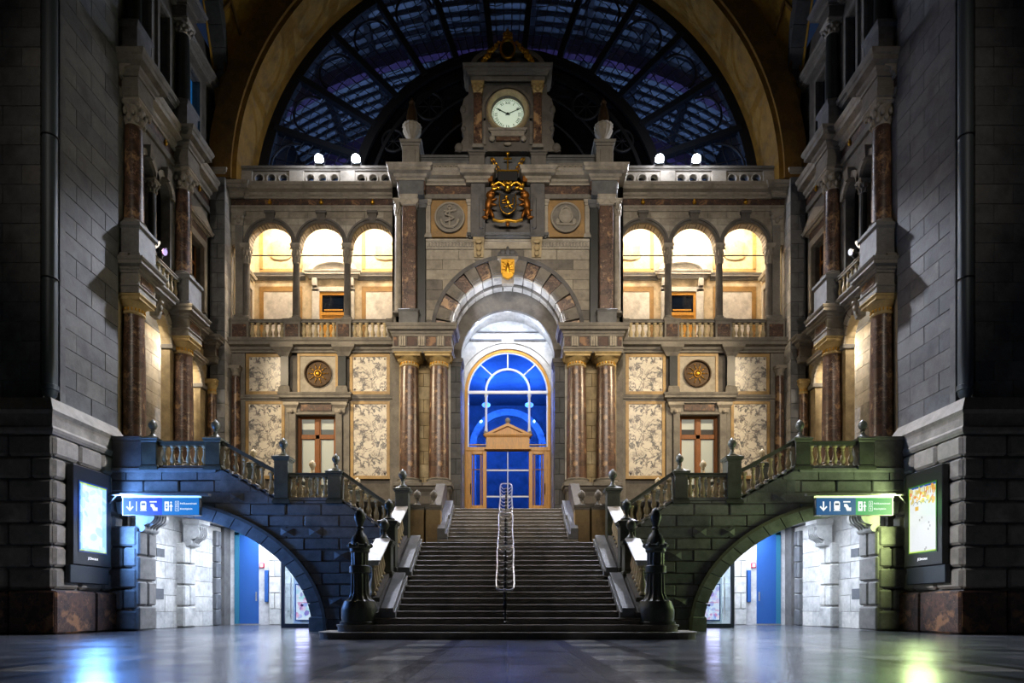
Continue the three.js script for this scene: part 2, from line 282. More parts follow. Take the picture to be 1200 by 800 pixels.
function leafyCapital(u, y0, y1, v, r) {                        // bell, leaves, corner scrolls and abacus
  const h = y1 - y0, G = [lathe([[r, y0], [r * 1.12, y0 + 0.03], [r, y0 + 0.06], [r * 1.05, y0 + h * 0.4], [r * 1.35, y0 + h * 0.8]], u, 0, v, 14)];
  for (let k = 0; k < 8; k++) for (const [f, rr] of [[0.25, 1.12], [0.52, 1.25]]) { const a = (k + (f > 0.4 ? 0.5 : 0)) * Math.PI / 4; G.push(blob(u + Math.cos(a) * r * rr, y0 + h * f, v + Math.sin(a) * r * rr, r * 0.3, h * 0.17, r * 0.3, 0, 6)); }
  for (const a of [1, 3, 5, 7]) G.push(blob(u + Math.cos(a * Math.PI / 4) * r * 1.75, y0 + h * 0.74, v + Math.sin(a * Math.PI / 4) * r * 1.75, r * 0.33, r * 0.33, r * 0.33, 0, 7));
  G.push(loft(u - r * 1.3, u + r * 1.3, v - r * 1.3, v + r * 1.3, [[0, y1 - h * 0.2], [r * 0.2, y1 - h * 0.12], [r * 0.3, y1 - h * 0.1], [r * 0.3, y1]], [1, 1, 1, 1]));
  return G;
}
function column(name, label, u, v, y0, y1, r, o = {}) {
  const t = thing(name, label, 'column', o.group), bh = o.bh ?? r * 0.9, ch = o.ch ?? r * 1.25, top = y1 - ch;
  mk('base', [box(u - r * 1.42, u + r * 1.42, y0, y0 + bh * 0.35, v - r * 1.42, v + r * 1.42, 0.01), lathe([[r * 1.38, bh * 0.35], [r * 1.4, bh * 0.5], [r * 1.2, bh * 0.62], [r * 1.18, bh * 0.72], [r * 1.25, bh * 0.85], [r * 1.08, bh * 0.95], [r * 1.04, bh]], u, y0, v, 22)], o.baseMat || MT.trim, t);
  mk('shaft', lathe(Array.from({ length: 9 }, (_, i) => { const k = i / 8; return [r * (1 - 0.14 * k * k), lerp(y0 + bh, top, k)]; }), u, 0, v, 26), o.shaft || MT.brown, t);
  const R = r * 0.86;
  if (o.leafy) mk('capital', leafyCapital(u, top, y1, v, R), o.capMat || MT.trimPale, t);
  else {
    mk('capital', [lathe([[R, 0], [R * 1.12, ch * 0.06], [R * 1.12, ch * 0.13], [R, ch * 0.16], [R, ch * 0.4], [R * 1.1, ch * 0.44], [R * 1.38, ch * 0.66], [R * 1.42, ch * 0.7]], u, top, v, 24), loft(u - R * 1.42, u + R * 1.42, v - R * 1.42, v + R * 1.42, [[0, y1 - ch * 0.3], [0, y1 - ch * 0.14], [R * 0.13, y1 - ch * 0.07], [R * 0.13, y1]], [1, 1, 1, 1])], o.capMat || MT.capital, t);
    if (o.band !== false) { const bg = []; for (let k = 0; k < 18; k++) { const a = k / 18 * 6.283; bg.push(blob(u + Math.cos(a) * R * 1.03, top + ch * 0.28, v + Math.sin(a) * R * 1.03, R * 0.09, ch * 0.1, R * 0.09, 0, 6)); } mk('necking_band', bg, MT.goldPaint, t); }
  }
  return t;
}

// ---------------------------------------------------------------- levels (metres above the hall floor) and stair line
const R0 = 0.165, L1 = 9 * R0, L2 = 17 * R0, L3 = 27 * R0, MID = 4.15, GAL = 5.16, ENT = 11.2, FL2 = 12.45, SPRING = 16.7, CORN = 18.15, PAR0 = 19.2, PAR1 = 20.08;
const HALF = 12.7, DW = 28, DC = 26.9;                      // side-wall column axis, side bays of the end wall, central block
const stepD = k => k <= 9 ? 14.55 + (k - 1) * 0.32 : k <= 17 ? 17.8 + (k - 10) * 0.32 : 20.89 + (k - 18) * 0.32;
const nose = [[14.55, R0], [17.11, L1], [17.48, L1], [17.8, L1 + R0], [20.04, L2], [20.57, L2], [20.89, L2 + R0], [23.77, L3], [40, L3]];
const pitch = d => { if (d <= nose[0][0]) return R0; for (let i = 1; i < nose.length; i++) if (d <= nose[i][0]) { const [a, b] = nose[i - 1], [c, e] = nose[i]; return lerp(b, e, (d - a) / (c - a)); } return L3; };

// ---------------------------------------------------------------- floor of polished tiles
facing(0);
{
  const f = struct('floor', 'polished grey marble floor with dark strips and pale squares');
  mk('bed', box(-22, 22, -0.4, -0.012, -34, 12), MT.trimDark, f);
  const tone = (h, rough) => new THREE.MeshPhysicalMaterial({ color: h, map: T.floor, roughness: rough, roughnessMap: T.floorRough, bumpMap: T.stoneBump, bumpScale: 0.0006 });
  const mid = ['#55575d', '#4c4f56', '#5f6066', '#46494f'].map(h => tone(h, 0.3)), dark = tone('#26282d', 0.3), pale = tone('#96948f', 0.28);
  const S = 0.8, stuff = [], cols = [];
  for (let x = -16; x < 15.9; x += S) cols.push([x, x + S]);
  const strips = [[-2.2, -1.95], [-1.25, -1.0], [1.0, 1.25], [1.95, 2.2], [-6.2, -5.95], [-5.25, -5.0], [5.0, 5.25], [5.95, 6.2]];
  const xs = [...new Set([...Array.from({ length: 41 }, (_, i) => -16 + i * S), ...strips.flat()].map(v => +v.toFixed(3)))].sort((a, b) => a - b).filter(x => !strips.some(([a, b]) => x > a + 1e-3 && x < b - 1e-3));
  let n = 0;
  for (let r = 0; r < 52; r++) for (let i = 0; i < xs.length - 1; i++) {
    let a = xs[i], b = xs[i + 1]; if (b - a < 0.02) continue;
    const d0 = -8 + r * S, d1 = d0 + S, isStrip = strips.some(([p, q]) => Math.abs(p - a) < 1e-3 && Math.abs(q - b) < 1e-3);
    const inPair = [[-1.95, -1.25], [1.25, 1.95], [-5.95, -5.25], [5.25, 5.95]].some(([p, q]) => a > p - 1e-3 && b < q + 1e-3);
    if (b - a < 0.2 && !isStrip) { /* slivers beside the strips */ }
    const m = isStrip ? dark : inPair ? (r % 2 ? pale : mid[1]) : pick(mid), g = box(a + 0.002, b - 0.002, -0.012, 0, -d1 + 0.002, -d0 - 0.002);
    const seen = d0 > 5.5 && d0 < 14.6 && Math.min(Math.abs(a), Math.abs(b)) < 0.84 * d0 && n < 300;
    if (seen) { n++; mk('tile', g, m, f); } else stuff.push([g, m]);
  }
  for (const m of [...mid, dark, pale]) { const gs = stuff.filter(s => s[1] === m).map(s => s[0]); if (gs.length) mk('tile_field', gs, m, f).userData.kind = 'stuff'; }
}

// ---------------------------------------------------------------- hall shell out of view: the near walls, the wall behind the camera, the ceiling
{
  facing(0);
  mk('ceiling', box(-23, 23, 34, 34.5, -31, 12), MT.plaster, scene).userData.kind = 'structure';
  mk('wall_front', box(-22, 22, 0, 34, 10, 10.6), MT.blue[0], scene).userData.kind = 'structure';
  for (const s of [-1, 1]) {
    facing(0, s);
    const w = struct(s < 0 ? 'wall_left_near' : 'wall_right_near', 'dark near side wall beyond the picture edge');
    mk('masonry', box(16.4, 17, 0, 34, -17.7, 10), MT.blue[0], w);
    mk('upper_masonry', box(13.8, 17.4, 25, 34, -28.2, -17.7), MT.blue[1], w);
    mk('back_masonry', box(15.6, 17.4, 0, 25, -31, -17.7), MT.blue[1], w);
  }
}

// ---------------------------------------------------------------- near piers with rusticated bases
for (const s of [-1, 1]) {
  const side = s < 0 ? 'left' : 'right';
  const p = struct(`wall_${side}_pier`, `massive grey stone pier at the ${side} edge with a rusticated base`);
  flank(s, 12.8);                                            // u = distance, v = towards the middle
  mk('core', [box(18.2, 20.9, 6.2, 25, -3.6, -0.06), box(17.7, 20.8, 1.2, 6.3, -3.6, 0.1)], MT.blue[1], p);
  courses(p, 18.2, 20.9, 6.6, 25, -0.3, 0, 0.56, 1.1, MT.blue, { bevel: 0.008, gap: 0.01, jitter: 0.012 });
  courses(p, 17.62, 20.8, 1.25, 5.55, -0.1, 0.24, 0.62, 1.06, MT.base, { bevel: 0.07, gap: 0.05, jitter: 0.01 });
  mk('ledge', loft(17.62, 20.85, -3.6, 0.16, [[0.05, 5.55], [0.1, 5.62], [0.12, 5.7], [0.06, 5.78], [0.06, 6.1], [0.12, 6.2], [-0.1, 6.6]], [1, 1, 1, 0]), MT.base[0], p);
  courses(p, 17.45, 20.9, 0, 1.22, -0.2, 0.4, 1.22, 1.7, [MT.plinth], { bevel: 0.05, gap: 0.02, name: 'plinth_block' });
  facing(17.62, s);                                          // front faces
  courses(p, 12.6, 16.4, 1.25, 5.55, -0.2, 0.02, 0.62, 1.2, MT.base, { bevel: 0.06, gap: 0.045 });
  courses(p, 12.42, 16.4, 0, 1.22, -0.2, 0.17, 1.22, 1.5, [MT.plinth], { bevel: 0.05, gap: 0.02, name: 'plinth_block' });
  facing(18.2, s);
  courses(p, 13.2, 16.4, 6.6, 21, -0.2, 0.25, 0.56, 1.1, MT.blue, { bevel: 0.008, gap: 0.01, jitter: 0.012 });
  mk('pipe_recess', box(12.8, 13.2, 6.6, 25, -0.2, 0.02), MT.blue[0], p);
  // rain pipe in the corner
  const t = thing('rain_pipe', `thick dark vertical pipe in the recess of the ${side} pier`, 'pipe', 'rain pipes on the piers');
  mk('pipe', lathe([[0.19, 6.85], [0.19, 25]], 12.92, 0, 0.26, 20), MT.zinc, t);
  mk('shoe', lathe([[0.0, 6.6], [0.1, 6.63], [0.17, 6.72], [0.19, 6.85], [0.22, 6.87], [0.22, 7.0], [0.19, 7.02]], 12.92, 0, 0.26, 20), MT.zinc, t);
  for (const y of [10, 14, 18, 22]) mk('bracket', [torus(0.2, 0.025, 0, 0, 0, 20).rotateX(Math.PI / 2).translate(12.92, y, 0.26), box(12.85, 12.99, y - 0.03, y + 0.03, 0, 0.1)], MT.iron, t);
}

// ---------------------------------------------------------------- side walls, three storeys of columns
for (const s of [-1, 1]) {
  const side = s < 0 ? 'left' : 'right';
  flank(s, HALF);
  const w = struct(`wall_${side}`, `${side} side wall of the hall in three storeys of arches and columns`);
  mk('core', [box(20.6, 28.6, 0, GAL - 0.5, -2.8, -1.6), box(20.6, 28.6, GAL - 0.5, 25, -2.95, -2.75), box(20.7, 20.95, GAL, 25, -2.8, -0.2), box(27.75, 28.6, GAL, 25, -2.8, -0.4), box(20.6, 28.6, 12.85, 13.0, -2.8, -0.5), box(20.6, 28.6, 18.3, 18.6, -2.8, -0.5)], MT.grey[1], w);
  // lower storey
  courses(w, 20.95, 27.75, GAL, 11.7, -1.5, -1.2, 0.5, 0.95, MT.white, { gap: 0.012, bevel: 0.006 });
  courses(w, 20.95, 27.75, 12.2, 12.85, -1.5, -1.2, 0.4, 0.95, MT.white, { gap: 0.012, bevel: 0.006 });
  mk('impost_band', box(20.95, 27.75, 11.7, 12.2, -1.5, -1.1, 0.02), MT.blue[1], w);
  mk('arcade', extr(rectPts(20.95, 27.75, GAL, 12.3), -0.6, -0.25, [archHole(23.25, 1.12, GAL + 0.02, 10.85), archHole(26.05, 0.72, GAL + 0.02, 10.2)]), MT.cream[0], w);
  for (const [c, r, y] of [[23.25, 1.12, 10.85], [26.05, 0.72, 10.2]]) {
    const n = c < 24 ? 11 : 9; for (let k = 0; k < n; k++) mk('voussoir', ring(c, y, r, r + 0.3, Math.PI * (k + 0.04) / n, Math.PI * (k + 0.96) / n, -0.25, -0.19, 3), pick(MT.lime), w);
    mk('impost', [box(c - r - 0.42, c - r + 0.04, y - 0.18, y, -0.6, -0.12, 0.02), box(c + r - 0.04, c + r + 0.42, y - 0.18, y, -0.6, -0.12, 0.02)], MT.trim, w);
  }
  mk('small_cornice', loft(25.3, 26.85, -0.3, -0.2, CORNICE(10.95, 0.3, 0.22)), MT.trimPale, w);
  const U = [21.6, 24.9, 27.35];
  U.forEach((u, i) => {
    const r = i < 2 ? 0.37 : 0.22, where = ['beside the near pier', 'in the middle of the bay', 'next to the corner'][i];
    mk('pedestal', loft(u - r * 1.5, u + r * 1.5, -0.25, r * 1.5, [...BASE(GAL, 0.2, 0.05), [0, 5.95], [0.06, 6.02], [0.06, 6.1]]), MT.shade, w);
    column('column', `brown marble column of the ${side} side wall's lowest storey ${where}`, u, 0, 6.1, i < 2 ? ENT : 10.5, r, { group: `lower columns of the ${side} wall`, ch: 0.6 });
    mk('entablature_block', loft(u - r * 1.35, u + r * 1.35, -0.3, r * 1.2, [[0, ENT], [0.02, ENT], [0.02, ENT + 0.2], [0.05, ENT + 0.22], [0.05, ENT + 0.26], [0, ENT + 0.3], [0, ENT + 0.66], ...CORNICE(ENT + 0.66, 0.42, 0.3)]), MT.trim, w);
    mk('frieze_panel', box(u - r * 1.0, u + r * 1.0, ENT + 0.34, ENT + 0.62, r * 1.2, r * 1.2 + 0.02, 0.008), MT.brownMatt, w);
    if (i < 2) {
      mk('pedestal', loft(u - r * 1.35, u + r * 1.35, -0.3, r * 1.25, [...BASE(12.3, 0.25, 0.08), [0, 13.35], [0.06, 13.42], [0.06, 13.52]]), MT.blue[2], w);
      column('upper_column', `brown marble column of the ${side} side wall's balcony storey ${where}`, u, 0, 13.52, 17.75, 0.31, { group: `balcony columns of the ${side} wall`, leafy: true, ch: 0.75, capMat: MT.trimPale });
      mk('entablature_block', loft(u - 0.45, u + 0.45, -0.3, 0.4, [[0, 17.75], [0.03, 17.78], [0.03, 18.05], [0, 18.08], [0, 18.4], ...CORNICE(18.4, 0.65, 0.42)]), MT.trim, w);
      mk('attic_pedestal', loft(u - 0.42, u + 0.42, -0.3, 0.35, [...BASE(19.05, 0.2, 0.06), [0, 20.1], [0.07, 20.2], [0.07, 20.3]]), MT.shade, w);
      column('attic_column', `dark column of the ${side} side wall's topmost storey ${where}`, u, 0, 20.3, 23.6, 0.24, { group: `attic columns of the ${side} wall`, shaft: MT.greenDark, leafy: true, ch: 0.5 });
      mk('entablature_block', loft(u - 0.36, u + 0.36, -0.3, 0.3, [[0, 23.6], [0, 24.0], ...CORNICE(24.0, 0.45, 0.35)]), MT.trimDark, w);
    }
  });
  for (const [a, b] of [[20.95, 21.2], [22.05, 24.45], [25.35, 27.1], [27.6, 27.75]]) {
    mk('balcony_cornice', loft(a, b, -0.6, -0.2, CORNICE(12.0, 0.45, 0.4), [0, 0, 1, 0]), MT.trim, w);
    mk('frieze', box(a, b, 11.75, 12.02, -0.35, -0.2), MT.brownMatt, w);
  }
  // carved keystone console under the balcony
  { const t = thing('keystone_console', `carved stone console on the crown of the ${side} side arch`, 'console', 'keystone consoles');
    mk('block', loft(23.08, 23.42, -0.3, -0.1, [[0, 11.35], [0.04, 11.5], [0.1, 11.8], [0.22, 12.0]], [0.2, 0.2, 1, 0]), MT.trim, t);
    mk('mask', [blob(23.25, 11.72, -0.02, 0.1, 0.15, 0.09), blob(23.25, 11.9, 0.02, 0.14, 0.07, 0.09), blob(23.25, 11.53, -0.05, 0.06, 0.1, 0.06)], MT.trimPale, t); }
  balustrade('balcony_balustrade', `small stone balustrade on the balcony of the ${side} side wall`, 22.1, 24.4, () => FL2, 0.9, 0.02, 8, { group: `side balconies`, w: 0.22, r: 0.075 });
  // balcony storey
  const hole = [archHole(22.68, 0.46, 13.4, 16.35), archHole(23.82, 0.46, 13.4, 16.35), rectPts(25.65, 26.75, 13.4, 15.9)];
  mk('upper_arcade', extr(rectPts(20.95, 27.75, 12.3, 18.3), -0.55, -0.2, hole), MT.trim, w);
  for (const c of [22.68, 23.82]) { mk('archivolt', ring(c, 16.35, 0.46, 0.66, 0, Math.PI, -0.2, -0.08, 14), MT.trimPale, w); mk('keystone', loft(c - 0.1, c + 0.1, -0.2, 0, [[0, 16.76], [0.04, 16.9], [0.06, 17.15]], [1, 1, 1, 0]), MT.trim, w); }
  column('balcony_shaft', `slim dark column between the twin arches of the ${side} balcony`, 23.25, -0.3, 13.4, 16.35, 0.15, { group: 'twin arch shafts', shaft: MT.greenDark, leafy: true, ch: 0.5 });
  { const t = thing('pedimented_window', `tall window with stone surround and pediment on the ${side} balcony storey`, 'window');
    mk('surround', [box(25.42, 25.66, 13.2, 15.95, -0.25, -0.05, 0.01), box(26.74, 26.98, 13.2, 15.95, -0.25, -0.05, 0.01), box(25.42, 26.98, 15.9, 16.2, -0.25, -0.05, 0.01)], MT.trimPale, t);
    mk('pediment', [loft(25.35, 27.05, -0.25, -0.06, CORNICE(16.5, 0.22, 0.2)), extr([[25.25, 16.72], [27.15, 16.72], [26.2, 17.25]], -0.25, 0.12)], MT.trimPale, t);
    mk('pediment_frieze', box(25.5, 26.9, 16.2, 16.5, -0.25, -0.06), MT.brownMatt, t);
    mk('frame', [box(25.66, 25.76, 13.4, 15.9, -0.5, -0.42), box(26.64, 26.74, 13.4, 15.9, -0.5, -0.42), box(26.16, 26.24, 13.4, 15.9, -0.5, -0.4), box(25.66, 26.74, 15.1, 15.2, -0.5, -0.4)], MT.wood, t);
    for (const [a, b, c, d] of [[25.76, 26.16, 13.4, 15.1], [26.24, 26.64, 13.4, 15.1], [25.76, 26.16, 15.2, 15.9], [26.24, 26.64, 15.2, 15.9]]) mk('pane', box(a, b, c, d, -0.47, -0.45), MT.darkGlass, t); }
  for (const [a, b] of [[20.95, 21.15], [22.05, 24.45], [25.35, 27.75]]) {
    mk('architrave', box(a, b, 17.7, 17.95, -0.25, -0.1, 0.01), MT.trim, w); mk('frieze', box(a, b, 17.95, 18.3, -0.25, -0.14), MT.brownMatt, w);
    mk('cornice', loft(a, b, -0.5, -0.14, CORNICE(18.3, 0.7, 0.5), [0, 0, 1, 0]), MT.trimPale, w);
  }
  for (const u of [22.7, 23.8, 26.4]) { const t = mk('frieze_ornament', [blob(u, 18.12, -0.1, 0.07, 0.09, 0.06), blob(u, 18.22, -0.1, 0.04, 0.05, 0.04)], MT.gold, scene); t.userData = { label: `small gilt knob on the frieze of the ${side} side wall, ${u < 23 ? 'nearest the pier' : u < 25 ? 'middle one' : 'nearest the corner'}`, category: 'ornament', group: 'gilt frieze knobs' }; }
  // attic storey
  mk('attic_wall', extr(rectPts(20.95, 27.75, 18.95, 25), -0.55, -0.25, [rectPts(22.3, 22.95, 20.3, 23.2), rectPts(23.5, 24.2, 20.3, 23.2), rectPts(25.75, 26.55, 20.3, 22.7)]), MT.trimDark, w);
  mk('attic_balcony', [loft(22.05, 24.45, -0.3, -0.1, CORNICE(19.9, 0.3, 0.2), [0, 0, 1, 0]), loft(25.35, 27.75, -0.3, -0.1, CORNICE(19.9, 0.3, 0.2), [0, 0, 1, 0]), loft(22.0, 24.5, -0.3, -0.1, CORNICE(24.0, 0.4, 0.4), [0, 0, 1, 0]), loft(25.3, 27.75, -0.3, -0.1, CORNICE(23.2, 0.35, 0.3), [0, 0, 1, 0])], MT.trim, w);
  for (const [a, b, i] of [[22.3, 22.95, 0], [23.5, 24.2, 1], [25.75, 26.55, 2]]) {
    const t = thing('attic_window', `narrow attic window high on the ${side} side wall, ${['nearest the pier', 'in the middle', 'nearest the corner'][i]}`, 'window', 'attic windows');
    const top = i < 2 ? 23.2 : 22.7;
    mk('surround', [box(a - 0.14, a, 20.2, top + 0.14, -0.28, -0.15), box(b, b + 0.14, 20.2, top + 0.14, -0.28, -0.15), box(a, b, top, top + 0.14, -0.28, -0.15)], MT.trim, t);
    mk('pane', box(a, b, 20.3, top, -0.5, -0.48), i === 2 && s < 0 ? glow('#1f7fd0', 0.22, '#164a7a') : MT.darkGlass, t);
  }
  // transverse arch that springs from the corner
  { const n = 11, R = 15, cy = 19.4, cu = 28.2 - R; for (let k = 0; k < n; k++) mk('arch_stone', ring(cu, cy, R, R + 1.3, 0.052 * k, 0.052 * (k + 1) - 0.002, -0.1, 0.6, 2), pick(MT.blue), w); }
  // balcony spotlight fixture that lights the end wall
  { const t = thing('gallery_spotlight', `black spotlight on its yoke on the ${side} balcony rail`, 'spotlight', 'balcony spotlights');
    const u = 22.55, y = 13.75, v = 0.12, P = at(u, y, v), tgt = new THREE.Vector3(s * 4.5, 7.5, -26), dir = tgt.clone().sub(P).normalize();
    mk('bracket', [box(u - 0.03, u + 0.03, 13.35, 13.6, v - 0.03, v + 0.03), rod([u, 13.6, v - 0.16], [u, 13.6, v + 0.16], 0.02), rod([u, 13.6, v - 0.16], [u, 13.8, v - 0.16], 0.02), rod([u, 13.6, v + 0.16], [u, 13.8, v + 0.16], 0.02)], MT.iron, t);
    const keep = FR.clone(), flip = FLIP; const basis = new THREE.Matrix4().lookAt(tgt, P, new THREE.Vector3(0, 1, 0)); basis.setPosition(P); setFrame(basis);
    mk('housing', [lathe([[0.02, -0.2], [0.1, -0.18], [0.13, 0], [0.16, 0.18]], 0, 0, 0, 18).rotateX(Math.PI / 2)], MT.black, t);
    mk('lens', disc(0.14, 0, 0, 0.17, 0.02, 24), glow('#fff0d4', 0.8, '#ffffff'), t);
    setFrame(keep); FLIP = flip;
    const o = P.clone().addScaledVector(dir, 0.25);
    spotLamp(o, tgt, WARM, LIGHT.gallerySpot, 0.85, 0.8, 7);
  }
  // second head, added to light the foot of the opposite pier
  { const t = thing('cross_spotlight', `narrow ${s < 0 ? 'violet-rimmed' : 'black'} spotlight at the ${side} balcony corner aimed across the hall`, 'spotlight', 'balcony spotlights');
    const u = 22.95, y = 13.62, v = 0.2, P = at(u, y, v), tgt = new THREE.Vector3(-s * 12.5, 3.2, -18.6), dir = tgt.clone().sub(P).normalize();
    mk('bracket', [box(u - 0.03, u + 0.03, 13.35, 13.5, v - 0.1, v + 0.03), rod([u - 0.14, 13.48, v], [u + 0.14, 13.48, v], 0.018), rod([u - 0.14, 13.48, v], [u - 0.14, 13.64, v], 0.018), rod([u + 0.14, 13.48, v], [u + 0.14, 13.64, v], 0.018)], MT.iron, t);
    const keep = FR.clone(), basis = new THREE.Matrix4().lookAt(tgt, P, new THREE.Vector3(0, 1, 0)); basis.setPosition(P); setFrame(basis);
    mk('housing', lathe([[0.02, -0.26], [0.09, -0.24], [0.11, 0], [0.12, 0.16]], 0, 0, 0, 18).rotateX(Math.PI / 2), MT.black, t);
    mk('lens', disc(0.105, 0, 0, 0.15, 0.02, 24), glow(s < 0 ? '#b9a8ff' : '#e8ecff', 0.8, '#ffffff'), t); mk('rim', torus(0.12, 0.015, 0, 0, 0.16, 24), s < 0 ? MT.purple : MT.black, t);
    setFrame(keep);
    spotLamp(P.clone().addScaledVector(dir, 0.25), tgt, 0xf0f2ff, LIGHT.crossSpot, 0.17, 0.8, 5);
  }
  // soft lamp in the lower recess
  { const t = thing('recess_lamp', `small round ceiling lamp inside the ${side} side arch recess`, 'lamp', 'recess lamps');
    mk('fitting', lathe([[0.0, 12.85], [0.16, 12.85], [0.16, 12.78], [0.12, 12.74]], 23.3, 0, -0.85, 18), MT.steel, t); mk('diffuser', lathe([[0.12, 12.74], [0.1, 12.68], [0, 12.66]], 23.3, 0, -0.85, 18), glow('#fff2df', 3, '#fff'), t);
    pointLamp(t, 23.3, 12.5, -0.85, NEUTRAL, LIGHT.recess, 5); pointLamp(t, 26.05, 11.0, -0.85, NEUTRAL, LIGHT.recess * 0.35, 5);
  }
  // gallery floor
  const g = struct(`trim_gallery_${side}`, `stone gallery floor along the ${side} side wall`);
  mk('slab', box(20.25, 28.2, GAL - 0.55, GAL, -1.6, 3.35), MT.trimDark, g);
  // corner pier
  const c = struct(`wall_${side}_corner`, `grey stone corner pier beside the end wall on the ${side}`);
  facing(27.3, s);
  mk('core', box(12.2, 12.8, 0, 19.6, -1.1, -0.05), MT.dark[0], c);
  courses(c, 12.15, 12.8, GAL, 19.5, -0.3, 0, 0.62, 0.62, MT.blue, { jitter: 0.004, gap: 0.01 });
  flank(s, 12.15);
  courses(c, 27.32, 28.0, GAL, 19.5, -0.05, 0.0, 0.62, 0.7, MT.white, { jitter: 0.004, gap: 0.008 });  // same grey pier: inner face coloured white to stand for light on it
  mk('cap', loft(27.3, 28.0, -0.6, 0, CORNICE(19.3, 0.3, 0.12)), MT.trimPale, c);
}

// ---------------------------------------------------------------- end wall: the two side bays
const wb = struct('wall_back', 'ornate end wall of the hall behind the staircase');
function rosette(label, u, y, v, r) {
  const t = thing('rosette', label, 'ornament', 'bronze rosettes');
  mk('disc', lathe([[0, 0.02], [r * 0.86, 0.02], [r * 0.9, 0.07], [r, 0.08], [r, 0]].reverse(), 0, 0, 0, 36).rotateX(Math.PI / 2).translate(u, y, v), MT.bronze, t);
  mk('rim', torus(r * 0.93, r * 0.05, u, y, v + 0.06), MT.bronze, t);
  for (let k = 0; k < 10; k++) { const a = k * Math.PI / 5; mk('petal', blob(u + Math.cos(a) * r * 0.46, y + Math.sin(a) * r * 0.46, v + 0.04, r * 0.13, r * 0.04, 0.03, a, 8), MT.goldPaint, t); mk('bead', blob(u + Math.cos(a) * r * 0.68, y + Math.sin(a) * r * 0.68, v + 0.05, r * 0.045, r * 0.045, 0.03, 0, 7), MT.goldPaint, t); }
  mk('boss', [blob(u, y, v + 0.05, r * 0.16, r * 0.16, 0.05), torus(r * 0.25, r * 0.03, u, y, v + 0.05, 24)], MT.goldPaint, t);
}
